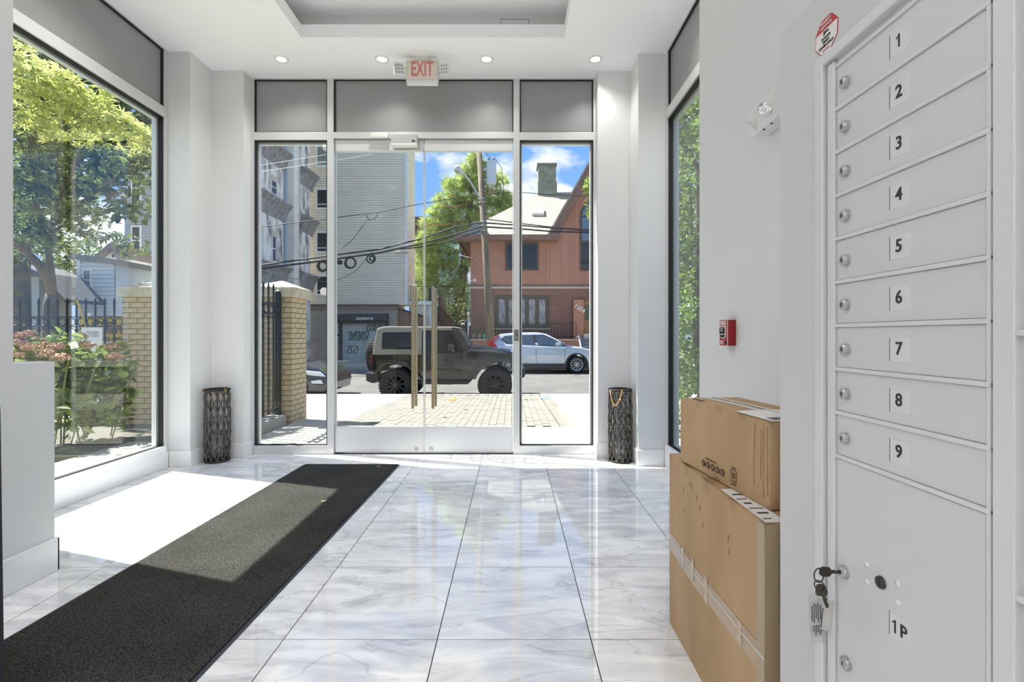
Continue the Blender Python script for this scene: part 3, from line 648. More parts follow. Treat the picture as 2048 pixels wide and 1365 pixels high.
# ------------------------------------------------------------------ boxes
def carton(name, label, P, z0, z1, tape=None):
    """P: near-left, far-left, far-right, near-right corners on the ground"""
    r = thing(name, label, 'cardboard box', (P[0][0], P[0][1], z0))
    n = 14; m = MB(); vs = []; fs = []
    def pt(u, v, wv):      # u across, v along, w up, all 0..1
        a = Vector((*P[0], 0)).lerp(Vector((*P[3], 0)), u); b = Vector((*P[1], 0)).lerp(Vector((*P[2], 0)), u); p = a.lerp(b, v)
        bul = 0.010*math.sin(math.pi*v)*math.sin(math.pi*wv)
        d = (Vector((*P[0], 0)) - Vector((*P[3], 0))).normalized()
        if u < 0.01: p = p + d*bul + d*0.003*math.sin(9*v+4*wv)*math.sin(math.pi*v)*math.sin(math.pi*wv)
        p.z = z0 + (z1-z0)*wv + (0.004*math.sin(math.pi*u)*math.sin(math.pi*v) if wv > 0.99 else 0); return p
    def face(fn, nu, nv):
        o = len(vs)
        for i in range(nu+1):
            for j in range(nv+1): vs.append(fn(i/nu, j/nv))
        for i in range(nu):
            for j in range(nv): a_ = o+i*(nv+1)+j; fs.append((a_, a_+1, a_+nv+2, a_+nv+1))
    face(lambda a_, b_: pt(0, a_, b_), 16, 12); face(lambda a_, b_: pt(1, a_, b_), 4, 4); face(lambda a_, b_: pt(a_, 0, b_), 6, 6); face(lambda a_, b_: pt(a_, 1, b_), 6, 6)
    face(lambda a_, b_: pt(a_, b_, 0), 2, 2); face(lambda a_, b_: pt(a_, b_, 1), 8, 12)
    m.add(vs, fs); me = m.mesh('carton_body', card_m, True); bm = bmesh.new(); bm.from_mesh(me); bmesh.ops.remove_doubles(bm, verts=bm.verts, dist=0.0004); bmesh.ops.recalc_face_normals(bm, faces=bm.faces); bm.to_mesh(me); bm.free()
    o = bpy.data.objects.new('carton_body', me); col.objects.link(o); par(o, r)
    es = o.modifiers.new('e', 'EDGE_SPLIT'); es.split_angle = math.radians(35)
    return r, pt
def skin(r, name, mat, fn, nu, nv, parent=None):
    vs = [fn(i/nu, j/nv) for i in range(nu+1) for j in range(nv+1)]
    fs = [(i*(nv+1)+j, i*(nv+1)+j+1, (i+1)*(nv+1)+j+1, (i+1)*(nv+1)+j) for i in range(nu) for j in range(nv)]
    o = MB().add(vs, fs).build(name, mat, r); s = o.modifiers.new('s', 'SOLIDIFY'); s.thickness = 0.0006; s.offset = 0; return o
B1 = [(0.663, 1.29), (0.664, 2.075), (1.105, 2.08), (1.108, 1.295)]
b1, pt1 = carton('cardboard_box', 'large brown cardboard box standing on the floor beneath the smaller box', B1, 0.0, 0.712)
dx = lambda p: p + Vector((-0.0012, 0, 0))
skin(b1, 'tape_strip', tape_m, lambda a_, b_: dx(pt1(0, a_, 0.44+0.10*b_)), 16, 4)
skin(b1, 'tape_seam', seal_m, lambda a_, b_: dx(dx(pt1(0, a_, 0.502+0.006*b_))), 16, 1)
for v, w0, w1 in ((0.74, .45, .56), (0.60, .46, .57), (0.45, .43, .56), (0.15, .45, .54)): skin(b1, 'tape_scrap', M('tape_light', C(190, 170, 142), 0.2), lambda a_, b_: dx(dx(pt1(0, v+0.035*a_, w0+(w1-w0)*b_))), 2, 3)
skin(b1, 'corner_tape', M('corner_tape', C(170, 150, 122), 0.2), lambda a_, b_: dx(pt1(0, 0.05*a_, b_)), 2, 10)
skin(b1, 'corner_tape', bpy.data.materials['corner_tape'], lambda a_, b_: pt1(0.12*a_, 0, b_) + Vector((0, -0.0012, 0)), 2, 8)
skin(b1, 'shipping_label', paper_m, lambda a_, b_: pt1(0.02+0.13*a_, 0.02+0.36*b_, 1) + Vector((0, 0, 0.0012)), 3, 6)
for k in range(6): skin(b1, 'label_print', print_m, lambda a_, b_: pt1(0.035+0.012*(k % 2)+(0.05+0.02*(k % 3))*a_, 0.05+0.05*k+(0.012 if k % 2 else 0.006)*b_, 1) + Vector((0, 0, 0.0022)), 1, 1)
skin(b1, 'side_label', paper_m, lambda a_, b_: pt1(0.08+0.5*a_, 0, 0.62+0.33*b_) + Vector((0, -0.0012, 0)), 3, 3)
skin(b1, 'label_border', print_m, lambda a_, b_: pt1(0.10+0.01*a_, 0, 0.64+0.29*b_) + Vector((0, -0.0022, 0)), 1, 3)
random.seed(5)
for k in range(9):
    v = random.uniform(0.25, 0.8); w0 = random.uniform(0.72, 0.92)
    skin(b1, 'scuff_mark', M('scuff', C(148, 120, 86), 0.9) if k == 0 else bpy.data.materials['scuff'], lambda a_, b_: dx(pt1(0, v+0.006*a_, w0+0.03*b_)), 1, 1)
B2 = [(0.728, 1.387), (0.666, 1.945), (0.905, 1.972), (0.967, 1.414)]
b2, pt2 = carton('cardboard_box', 'smaller brown cardboard box with a row of round symbols lying on the larger box', B2, 0.7175, 0.962)
up = Vector((0, 0, 0.0012))
skin(b2, 'tape_strip', M('tape_clear', C(196, 180, 158), 0.12, coat=0.6), lambda a_, b_: pt2(0.36+0.26*a_, b_, 1) + up, 3, 12)
skin(b2, 'flap_seam', M('seam_dark', C(84, 62, 42), 0.9), lambda a_, b_: pt2(0.50+0.015*a_, 0.12+0.86*b_, 1) + up*2, 1, 8)
skin(b2, 'shipping_label', paper_m, lambda a_, b_: pt2(0.06+0.72*a_, 0.02+0.34*b_, 1) + up*2, 3, 4)
for k in range(7): skin(b2, 'label_print', print_m, lambda a_, b_: pt2(0.14+0.05*k+0.025*a_, 0.05+0.07*b_, 1) + up*3, 1, 1)
skin(b2, 'label_print', print_m, lambda a_, b_: pt2(0.55+0.15*a_, 0.12+0.02*b_, 1) + up*3, 1, 1)
for k in range(3): skin(b2, 'carton_print', print_m, lambda a_, b_: pt2(0.12+0.06*a_, 0.80+0.05*k+0.03*b_, 1) + up, 1, 1)
dn = Vector((-0.0012, -0.0001, 0)); rt = (Vector((*B2[0], 0)) - Vector((*B2[1], 0))).normalized()
crease_m = M('crease', C(160, 130, 96), 0.85)
ink_m = M('carton_ink', C(86, 66, 46), 0.8)
for k in range(5):
    c = pt2(0, 0.655 - 0.055*k, 0.155) + dn*1.5; n_ = Vector((-0.9938, -0.1114, 0))
    d_ = MB().cyl(c, c + n_*0.0006, 0.0125, n=18).build('round_symbol', ink_m, b2)
    q = MB()
    for t in range(2): q.obox(c + n_*0.001 + Vector((0, 0, 0.003 - 0.006*t)) + rt*(0.002*(k % 3-1)), (0.0006, 0.008-0.003*t, 0.003), Euler((0.6*(k-2), 0, 0.11)))
    q.build('symbol_detail', card_m, d_)
text('carton_lettering', 'PLEASE RECYCLE', ink_m, b2, pt2(0, 0.56, 0.245) + dn*1.5, rt, (0, 0, 1), 0.008, 0.0005, width=0.072)
c = pt2(0, 0.315, 0.185) + dn*1.5
q = MB(); 
for dy, dz, hy, hz in ((-0.014, 0, 0.0012, 0.018), (0.014, 0, 0.0012, 0.018), (0, 0.018, 0.0145, 0.0012), (0, -0.018, 0.0145, 0.0012)):
    q.obox(c + rt*dy + Vector((0, 0, dz)), (0.0006, hy*2, hz*2), Euler((0, 0, 0.11)))
q.build('mark_border', ink_m, b2)
text('mark_letter', 'B', ink_m, b2, c, rt, (0, 0, 1), 0.026, 0.0005)
text('mark_lettering', 'Certified', ink_m, b2, c + Vector((0, 0, 0.026)), rt, (0, 0, 1), 0.008, 0.0005, width=0.024)
text('mark_lettering', 'Corporation', ink_m, b2, c + Vector((0, 0, -0.026)), rt, (0, 0, 1), 0.008, 0.0005, width=0.026)
for k in range(4): skin(b2, 'corner_crease', crease_m, lambda a_, b_: pt2(0, 0.02+(0.0, 0.03, 0.05, 0.105)[k]+0.004*a_, (0.15, 0.1, 0.3, 0.2)[k]+(0.8, 0.86, 0.6, 0.75)[k]*b_) + dn, 1, 6)

# ------------------------------------------------------------------ runner mat
mt = thing('runner_mat', 'long black carpet runner mat lying on the marble floor', 'mat', (-1.5, 3.0, 0))
MC = [(-2.005, 1.54), (-1.920, 4.583), (-1.060, 4.583), (-1.122, 1.54)]
m = MB(); m.add([(p[0], p[1], 0.0005) for p in MC] + [(p[0], p[1], 0.011) for p in MC], [(3,2,1,0),(4,5,6,7),(0,1,5,4),(1,2,6,5),(2,3,7,6),(3,0,4,7)])
m.build('carpet_pile', carpet_m, mt)
e_ = 0.017
m = MB(); m.prism([(MC[3][0]+0.0005, MC[3][1]), (MC[2][0]+0.0005, MC[2][1]), (MC[2][0]+e_, MC[2][1]), (MC[3][0]+e_, MC[3][1])], 'z', 0.0005, 0.005); m.build('rubber_edge', rubber_m, mt)
m = MB(); m.prism([(MC[0][0]-e_, MC[0][1]), (MC[1][0]-e_, MC[1][1]), (MC[1][0]-0.0005, MC[1][1]), (MC[0][0]-0.0005, MC[0][1])], 'z', 0.0005, 0.005); m.build('rubber_edge', rubber_m, mt)
for px, py in ((757, 936), (648, 1006)):
    p = at(px, py, 1192/(py-671)); o = MB().obox((p.x, p.y, 0.0125), (0.035, 0.012, 0.002), Euler((0, 0, 0.6))).build('dry_leaf', M('dry_leaf', C(196, 184, 150), 0.8))
    tag(o, 'tiny dry leaf on the far end of the runner mat' if px == 757 else 'tiny pale dry leaf in the sunlit stretch of the runner mat', 'leaf', 'dry leaves on the runner mat')

# ------------------------------------------------------------------ wicker floor lanterns
def lantern(cx, cy, label, rope):
    r = thing('wicker_lantern', label, 'lantern', (cx, cy, 0), 'wicker floor lanterns')
    Hh = 0.70
    def rad(z): return 0.101 + 0.008*math.sin(math.pi*min(1, z/Hh))
    NS = 12
    for s, off in ((1, 0.004), (-1, -0.002)):
        m = MB()
        for k in range(NS):
            a0 = 2*math.pi*k/NS; pts = []
            for i in range(25):
                z = 0.015 + (Hh-0.03)*i/24; a = a0 + s*2.35*i/24; rr = rad(z) + off + 0.0025*math.sin(i*1.7+k*s)
                pts.append((cx + rr*math.cos(a), cy + rr*math.sin(a), z))
            m.tube(pts, 0.0042 if s > 0 else 0.0048, 5)
        m.build('woven_lattice', wicker_m, r)
    m = MB()
    for k in range(10):
        a = 2*math.pi*k/10+0.2; m.tube([(cx+0.088*math.cos(a), cy+0.088*math.sin(a), 0.01), (cx+0.094*math.cos(a), cy+0.094*math.sin(a), Hh)], 0.004, 5)
    m.build('frame_rib', black_m, r)
    for z, rr in ((0.012, 0.102), (Hh-0.012, 0.104)): MB().ring((cx, cy, z), (0, 0, 1), rr, 0.011, 28, 8).build('rim_ring', M('wicker_rim', C(40, 36, 34), 0.7, bump=0.6, bs=160) if 'wicker_rim' not in bpy.data.materials else bpy.data.materials['wicker_rim'], r, smooth=True)
    MB().cyl((cx, cy, 0.002), (cx, cy, 0.012), 0.098, n=28).build('base', black_m, r)
    MB().lathe([(0.0, 0.014), (0.072, 0.014), (0.074, 0.28), (0.070, 0.28), (0.068, 0.02)], (cx, cy, 0), n=24).build('glass_cylinder', tag_m, r, smooth=True)
    if rope:
        pts = []
        for i in range(15):
            t = i/14; a = math.radians(205 + 62*t); rr = 0.116
            pts.append((cx + rr*math.cos(a), cy + rr*math.sin(a), Hh - 0.01 - 0.15*math.sin(math.pi*t)**0.8 + 0.01*t))
        o = MB().tube(pts, 0.007, 8).build('rope_handle', rope_m, r, smooth=True)
        MB().lathe([(0.001, -0.012), (0.012, -0.007), (0.015, 0.0), (0.012, 0.008), (0.001, 0.012)], (Vector(pts[12])+Vector((0.0, -0.004, -0.02))), (0.3, 0, 1), n=12).build('rope_knot', rope_m, o, smooth=True)
    else:
        for a in (math.radians(200), math.radians(335)):
            p = Vector((cx+0.108*math.cos(a), cy+0.108*math.sin(a), Hh-0.015)); MB().ring(p, (math.cos(a+1.57), math.sin(a+1.57), 0), 0.014, 0.006, 14, 6).build('rope_loop', rope_m, r, smooth=True)
lantern(-2.832, 4.733, 'dark wicker floor lantern in the corner beside the garden window', False)
lantern(1.040, 4.735, 'dark wicker floor lantern with a looped rope handle beside the cardboard boxes', True)

# dark panel that just enters the frame on the far left
sp_ = thing('standing_panel', 'dark charcoal upright panel with a rounded top corner at the left edge', 'panel', (-1.80, 1.50, 0))
pn = [(-2.02, 0.0), (-1.583, 0.0), (-1.5965, 0.95)] + [(-1.6165+0.02*math.cos(t), 0.98+0.022*math.sin(t)) for t in (0.3, 0.8, 1.2, 1.57)] + [(-2.0, 1.002), (-2.015, 0.99)]
MB().prism(pn, 'y', 1.51, 1.54).build('panel_board', M('charcoal_fabric', C(40, 42, 48), 0.8, bump=0.3, bs=300), sp_, bevel=0.004)
box('foot', black_m, sp_, -1.98, -1.90, 1.42, 1.509, 0.0, 0.02); box('foot', black_m, sp_, -1.70, -1.62, 1.42, 1.509, 0.0, 0.02)
# ------------------------------------------------------------------ ground outside
def zs(y): return 0.0 if y < 6.5 else -0.19*(y-6.5)/5.1
KY = 11.6                                                # near kerb
def slab(name, mat, x0, x1, y0, y1, z0a, z1a, t=0.1, parent=None):
    m = MB(); m.add([(x0,y0,z0a-t),(x1,y0,z0a-t),(x1,y1,z1a-t),(x0,y1,z1a-t),(x0,y0,z0a),(x1,y0,z0a),(x1,y1,z1a),(x0,y1,z1a)], [(3,2,1,0),(4,5,6,7),(0,1,5,4),(1,2,6,5),(2,3,7,6),(3,0,4,7)])
    return m.build(name, mat, parent)
struct(slab('ground', M('far_ground', C(110, 112, 96), 0.95), -120, 120, -30, 160, -0.7, -0.7))
struct(slab('road', asph_m, -70, 60, KY+0.1, 20.8, -0.435, -0.235, 0.2))
struct(slab('kerb_near', kerb_m, -70, 60, KY-0.02, KY+0.13, -0.19, -0.19, 0.35))
struct(slab('kerb_far', kerb_m, -70, 60, 20.75, 20.9, -0.12, -0.12, 0.35))
fs_ = struct(slab('far_sidewalk', conc_m, -70, 60, 20.9, 29.2, -0.13, -0.27, 0.3))
struct(slab('far_verge', M('far_verge', C(120, 128, 62), 0.95, c2=C(150, 142, 96), vs=3), -2.5, 6, 20.95, 22.2, -0.10, -0.115, 0.05))
# entrance apron and pavement slabs, cut by joints
pv = sroot('sidewalk')
J = 0.006
def flag(x0, x1, y0, y1): slab('paving_slab', conc_m, x0+J, x1-J, y0+J, y1-J, zs(y0), zs(y1), 0.1, pv)
PX0, PX1 = -2.42, 0.86
for x0, x1 in ((-3.05, -1.5), (-1.5, 0.0), (0.0, 1.5), (1.5, 3.0)): flag(x0, x1, 5.12, 6.5)
flag(3.0, 12.0, 5.3, 6.5)
for y0, y1 in ((6.5, 8.4), (8.4, 10.2), (10.2, KY-0.02)):
    flag(PX1, 2.7, y0, y1); flag(2.7, 5.4, y0, y1); flag(5.4, 12.0, y0, y1); flag(-5.0, PX0, max(y0, 7.32), y1); flag(-9.0, -5.0, max(y0, 7.32), y1); flag(-16.0, -9.0, max(y0, 7.32), y1)
flag(-3.05, PX0, 6.5, 7.32)
slab('joint_bed', joint_m, -20, 20, 5.12, 6.5, -0.02, -0.02, 0.3, pv); slab('joint_bed', joint_m, -20, 20, 6.5, KY-0.02, -0.02, -0.21, 0.3, pv)
# paver driveway strip
dr = sroot('pavement')
pw, pl_ = 0.105, 0.21
pm = MB().box(-pw/2+0.0025, pw/2-0.0025, -pl_/2+0.0025, pl_/2-0.0025, -0.05, 0.0).mesh('paver', paver_m)
tilt = math.atan(-0.19/5.1); cells = []
nx = int((PX1-PX0-0.21)/pw)
for i in range(nx):
    yo = 0.5*pl_ if i % 2 else 0.0; j = 0
    while True:
        y = 6.51 + pl_/2 + j*pl_ - yo; j += 1
        if y > KY-0.12: break
        if y < 6.51+pl_/2: continue
        cells.append((y, PX0 + pw/2 + i*pw, False))
y = 6.51 + pw/2
while y < KY-0.08: cells.append((y, PX1-0.105, True)); y += pw
cells.sort(key=lambda c: c[0])
rest = MB()
for k, (y, x, turned) in enumerate(cells):
    z = zs(y) + random.uniform(-0.002, 0.002)
    if k < 300: inst('paver', pm, dr, (x, y, z), Euler((tilt, 0, math.pi/2 if turned else 0)))
    else:
        a, b = (pl_/2, pw/2) if turned else (pw/2, pl_/2); g = 0.0025
        rest.add([(x-a+g, y-b+g, zs(y-b)), (x+a-g, y-b+g, zs(y-b)), (x+a-g, y+b-g, zs(y+b)), (x-a+g, y+b-g, zs(y+b)), (x-a+g, y-b+g, zs(y-b)-0.04), (x+a-g, y-b+g, zs(y-b)-0.04), (x+a-g, y+b-g, zs(y+b)-0.04), (x-a+g, y+b-g, zs(y+b)-0.04)], [(0,1,2,3),(0,1,5,4),(1,2,6,5),(2,3,7,6),(3,0,4,7)])
stuff(rest.build('far_paver', paver_m, dr))
# paint marks and bits on the pavers
def mark(name, label, px, py, w_, h_, c):
    Y = 1.21*F/(py-671); Y = (1.21-zs(Y))*F/(py-671); Y = (1.21-zs(Y))*F/(py-671); p = at(px, py, Y); n = 9
    poly = [(p.x + w_/2*math.cos(2*math.pi*k/n)*random.uniform(.7, 1.2), p.y + h_/2*math.sin(2*math.pi*k/n)*random.uniform(.6, 1.2)) for k in range(n)]
    m = MB(); m.add([(a, b, zs(b)+0.003) for a, b in poly] + [(a, b, zs(b)+0.006) for a, b in poly], [tuple(range(n-1, -1, -1)), tuple(range(n, 2*n))] + [(i, (i+1) % n, n+(i+1) % n, n+i) for i in range(n)])
    tag(m.build(name, M(name+'_paint', c, 0.9)), label, 'paint mark')
mark('orange_paint_mark', 'orange spray paint mark on the grey pavers', 906, 799, 0.15, 0.9, C(186, 108, 48))
mark('blue_paint_mark', 'pale blue spray paint mark on the pavers near the kerb', 1089, 795, 0.28, 0.6, C(104, 146, 172))
for i, (px, py, l_) in enumerate(((1052, 799, 'small dark leaf on the pavers near the blue paint mark'), (932, 821, 'small dark leaf lying mid way along the pavers'), (890, 837, 'small dark leaf on the pavers in front of the doors'))):
    Y = 1.3*F/(py-671); Y = (1.21-zs(Y))*F/(py-671); p = at(px, py, Y)
    tag(MB().obox((p.x, p.y, zs(p.y)+0.007), (0.07, 0.04, 0.004), Euler((0.1, 0.1, i))).build('fallen_leaf', M('fallen_leaf', C(84, 72, 54), 0.9) if i == 0 else bpy.data.materials['fallen_leaf']), l_, 'leaf', 'fallen leaves on the pavers')
# garden beds
struct(slab('garden_bed', soil_m, -16, -4.34, 1.0, 7.3, -0.01, -0.03, 0.2))
pvl = sroot('path')
for k in range(12): slab('paving_board', conc_m, -4.33, -3.30, 0.2+0.45*k, 0.2+0.45*k+0.443, 0.0, 0.0, 0.08, pvl)
slab('joint_bed', joint_m, -4.34, -3.28, 0.0, 6.6, -0.012, -0.012, 0.2, pvl)
struct(slab('garden_bed_right', soil_m, 1.62, 12, -2, 5.28, -0.02, -0.02, 0.2))
kb_ = struct(slab('kerb_garden', conc_m, -3.29, -3.07, 5.3, 6.70, 0.13, 0.13, 0.24))

# ------------------------------------------------------------------ brick gate pillars
BL, BH, BD, MJ = 0.190, 0.0615, 0.09, 0.0105
bm_s = MB().box(-BL/2, BL/2, -BD/2, BD/2, -BH/2, BH/2).mesh('brick', tanbrick_m)
hL = 0.5 - 2*(BL+MJ) + MJ
HLn = 0.0895
bm_h = MB().box(-HLn/2, HLn/2, -BD/2, BD/2, -BH/2, BH/2).mesh('brick', tanbrick_m)
def pillar(x0, y0, label, zb):
    S = 0.5; r = thing('gate_pillar', label, 'pillar', (x0+S/2, y0+S/2, zb), 'brick gate pillars')
    ztop_ = 1.73
    box('mortar_core', tanmort_m, r, x0+0.006, x0+S-0.006, y0+0.006, y0+S-0.006, zb, ztop_)
    n = round((1.737-zb)/(BH+MJ)); pit = (1.737-zb)/n; z = zb + pit/2
    for c in range(n):
        zc = z + c*pit
        seq = [('s', BL), ('s', BL), ('h', HLn)] if c % 2 == 0 else [('h', HLn), ('s', BL), ('s', BL)]
        for side in range(4):
            u = 0.0
            for kk, (t, ln) in enumerate(seq):
                cx_ = u + ln/2; u += ln + MJ
                j = random.uniform(-0.0015, 0.0015)
                if side == 0: p, rz = (x0+cx_, y0+BD/2+j, zc), 0
                elif side == 1: p, rz = (x0+S-BD/2+j, y0+S-cx_ if False else y0+cx_, zc), math.pi/2
                elif side == 2: p, rz = (x0+cx_, y0+S-BD/2+j, zc), 0
                else: p, rz = (x0+BD/2+j, y0+cx_, zc), math.pi/2
                inst('brick', bm_s if t == 's' else bm_h, r, p, Euler((0, 0, rz)))
    o = 0.05; m = MB(); a, b, c_, d = x0-o, x0+S+o, y0-o, y0+S+o; z0, z1, z2 = 1.735, 1.872, 1.985
    m.add([(a,c_,z0),(b,c_,z0),(b,d,z0),(a,d,z0),(a,c_,z1),(b,c_,z1),(b,d,z1),(a,d,z1),((a+b)/2-0.02,(c_+d)/2,z2),((a+b)/2+0.02,(c_+d)/2,z2)],
          [(3,2,1,0),(0,1,5,4),(1,2,6,5),(2,3,7,6),(3,0,4,7),(4,5,9,8),(5,6,9),(6,7,8,9),(7,4,8)])
    m.build('cap_stone', capst_m, r, bevel=0.006)
    return r
pillar(-3.53, 6.77, 'tan brick pillar with a pyramid stone cap beside the paved entrance', -0.05)
pillar(-5.35, 6.77, 'tan brick pillar with a pyramid stone cap behind the flowering bush', -0.24)

# iron fences: pickets with spear tips, ring course between two rails
spear = [(0.0085, 0.0)]
def picket_mesh(h):
    m = MB(); m.box(-0.009, 0.009, -0.009, 0.009, 0, h-0.11)
    m.lathe([(0.004, h-0.115), (0.016, h-0.10), (0.017, h-0.07), (0.010, h-0.03), (0.001, h)], (0, 0, 0), n=8); return m.mesh('picket', iron_m)
pk = picket_mesh(1.74); rg = MB().ring((0, 0, 0), (0, 1, 0), 0.052, 0.008, 16, 6).mesh('ring_ornament', iron_m); ar = MB().ring((0, 0, 0), (0, 1, 0), 0.055, 0.007, 10, 6, 0, math.pi).mesh('arch_ornament', iron_m)
def fence(label, a, b, z0, post_ends=True):
    a = Vector(a); b = Vector(b); d = b-a; n = max(2, round(d.length/0.135)); u = d/n; ang = math.atan2(d.y, d.x)
    r = thing('iron_fence', label, 'fence', (a.x, a.y, z0), 'wrought iron fences')
    for zz in (0.10, 1.36, 1.50): MB().bar((a.x, a.y, z0+zz), (b.x, b.y, z0+zz), 0.026, 0.016, (0, 0, 1)).build('rail', iron_m, r)
    for i in range(n+1):
        p = a + u*i
        if i in (0, n) and post_ends:
            o = MB().box(-0.032, 0.032, -0.032, 0.032, 0, 1.66).build('post', iron_m, r); o.matrix_basis = Matrix.Translation((p.x, p.y, z0)); MB().lathe([(0.034, 1.66), (0.03, 1.68), (0.002, 1.70)], (p.x, p.y, z0), n=4).build('post_cap', iron_m, r); continue
        inst('picket', pk, r, (p.x, p.y, z0+0.04))
        if i == 0: continue
    for i in range(n):
        p = a + u*(i+0.5); inst('ring_ornament', rg, r, (p.x, p.y, z0+1.43), Euler((0, 0, ang)))
        inst('arch_ornament', ar, r, (p.x, p.y, z0+1.28), Euler((0, 0, ang)))
    return r
fence('black iron fence with rings running from the entrance pillar toward the building', (-3.18, 6.70, 0), (-3.18, 5.36, 0), 0.13)
fence('black iron fence with rings and spear tips behind the flowering bush', (-5.40, 7.02, 0), (-12.8, 7.02, 0), -0.03)
fence('short black iron fence closing the gap between the two brick pillars', (-3.58, 7.02, 0), (-4.82, 7.02, 0), -0.02)
# ------------------------------------------------------------------ vehicles
blk = M('car_black', C(9, 10, 12), 0.10, coat=0.6); blk_m = M('matte_black', C(16, 16, 17), 0.55); tire_m = M('tire_rubber', C(26, 26, 26), 0.85, bump=0.3, bs=80)
top_m = M('hardtop_grey', C(126, 121, 108), 0.55); dglass = M('tinted_glass', C(20, 22, 24), 0.08, spec=0.25); dglass2 = M('car_glass', C(58, 70, 82), 0.06, coat=0.4)
rim_b = M('black_wheel', C(22, 23, 24), 0.22, 0.3); rim_s = M('silver_wheel', C(188, 190, 192), 0.3, 0.6); silver = M('car_silver', C(196, 204, 212), 0.22, 0.35, coat=1.0)
trim_g = M('grey_cladding', C(52, 55, 58), 0.6); lred = M('tail_lamp_red', C(190, 16, 30), 0.15, coat=1.0); lwhite = M('head_lamp', C(214, 220, 226), 0.08, coat=1.0); amber = M('dark_lamp', C(80, 26, 22), 0.2)
dblue = M('car_dark_blue', C(34, 40, 50), 0.15, coat=1.0)
def wheel(parent, cx, y, cz, r, rr, mt, ns, width=0.24, near=True, tread=False, chunky=0):
    """axle along y, outer face at y (near side faces -y)"""
    s = 1 if near else -1
    o = MB().lathe([(rr, 0.0), (rr+0.02, -0.008), (r-0.05, -0.012), (r-0.012, 0.012), (r, 0.05), (r, width-0.05), (r-0.02, width), (rr, width)], (cx, y, cz), (0, s, 0), n=40).build('wheel', tire_m, parent, smooth=False)
    MB().lathe([(rr+0.002, -0.004), (rr-0.02, 0.0), (rr-0.03, 0.05), (rr-0.04, width-0.03), (0.001, width-0.03)], (cx, y, cz), (0, s, 0), n=36).build('rim', mt, o, smooth=True)
    for k in range(ns):
        a = 2*math.pi*k/ns + 0.2; d = Vector((math.cos(a), 0, math.sin(a))); c = Vector((cx, y + s*0.025, cz))
        MB().bar(c + d*0.04, c + d*(rr-0.015), 0.032 if ns < 8 else 0.026, 0.045, (0, 1, 0)).build('spoke', mt, o)
    MB().cyl((cx, y+s*0.06, cz), (cx, y+s*0.0, cz), 0.052, 0.045, n=16).build('hub', mt, o)
    if tread:
        m = MB()
        for k in range(36):
            a = 2*math.pi*k/36; d = Vector((math.cos(a), 0, math.sin(a)))
            for q in range(2): m.obox(Vector((cx, y+s*(0.06+q*0.12), cz)) + d*(r+0.004), (0.045, 0.085, 0.02), Euler((0, -a+math.pi/2, 0)))
        m.build('tread', tire_m, o)
    return o
def arch(cx, cz, r, zb, n=9):
    """points of a wheel-arch cut, left to right along the lower edge at zb"""
    a0 = math.asin(max(-1, min(1, (zb-cz)/r))); return [(cx + r*math.cos(math.pi-a0-(math.pi-2*a0)*i/n), cz + r*math.sin(math.pi-a0-(math.pi-2*a0)*i/n)) for i in range(n+1)]

# --- black off-road car, seen from its side, heading right
JY = 12.03; JS = 81.9
def J_(px, py): return ((px-CX)/JS, EYE + (HY-py)/JS)
jp = thing('off_road_car', 'black two-door off-road car with a grey hard top parked at the near kerb', 'car', (J_(890, 0)[0], 12.9, -0.43))
r0, f0 = J_(791, 772), J_(989.5, 771); WR_ = 0.412; zg = -0.43
wz = zg + WR_ + 0.0
Y0, Y1 = JY+0.13, JY+1.72                                   # tub sides
sill = J_(0, 760)[1]
tub = [J_(743, 711), J_(743, 748), (J_(757, 0)[0], J_(0, 750)[1])] + arch(r0[0], wz, 0.50, sill) + arch(f0[0], wz, 0.50, sill)[:5] + [J_(1000, 722), J_(1024, 722), J_(1026, 712), J_(985, 706), J_(926, 702), J_(920, 710)]
MB().prism(tub, 'y', Y0, Y1).build('tub', blk, jp, bevel=0.02)
hood = [J_(924, 701), J_(945, 694), J_(985, 697), J_(1022, 704), J_(1027, 709), J_(1026, 722), J_(960, 722), J_(924, 712)]
MB().prism(hood, 'y', Y0+0.10, Y1-0.10, lambda x_, z_: 0.0 if z_ < J_(0, 706)[1] else 0.05).build('hood', M('car_hood', C(22, 28, 40), 0.1, coat=1.0), jp, bevel=0.02)
MB().prism([J_(945, 693.5), J_(985, 696), J_(1022, 703), J_(1022, 706), J_(945, 698)], 'y', Y0+0.25, Y1-0.25).build('hood_centre', blk, jp, bevel=0.02)
ins = lambda x_, z_: 0.09*max(0, z_-J_(0, 711)[1])/0.7
ht = [J_(741.5, 710.5), J_(748.5, 658), J_(756, 655), J_(770, 652.6), J_(905, 653.5), J_(914, 657), J_(914, 661), J_(841, 661), J_(841, 710.5)]
MB().prism(ht, 'y', Y0-0.01, Y1+0.01, ins).build('hard_top', top_m, jp, bevel=0.025)
MB().prism([J_(841, 660), J_(916, 660), J_(922, 706), J_(841, 710)], 'y', Y0+0.01, Y1-0.01, ins).build('cabin', blk_m, jp)
qw = [J_(763, 665), J_(822, 665), J_(822, 699), J_(762, 699), J_(760.5, 696), J_(761, 668)]
def jwin(nm, pts, y0, mt):
    vs = [(p[0], y0 + ins(*p) + k, p[1]) for k in (-0.014, 0.02) for p in pts]; n = len(pts)
    return MB().add(vs, [(i, (i+1) % n, n+(i+1) % n, n+i) for i in range(n)] + [tuple(range(n-1, -1, -1)), tuple(range(n, 2*n))]).build(nm, mt, jp)
jwin('quarter_window', qw, Y0-0.01, dglass)
dw = [J_(846, 662), J_(899, 662), J_(917, 703), J_(846, 706)]
jwin('door_window', dw, Y0+0.006, dglass)
MB().prism([J_(842, 708), J_(918, 706), J_(921, 740), J_(918, 756), J_(842, 758)], 'y', Y0-0.014, Y0+0.01).build('door', blk, jp, bevel=0.006)
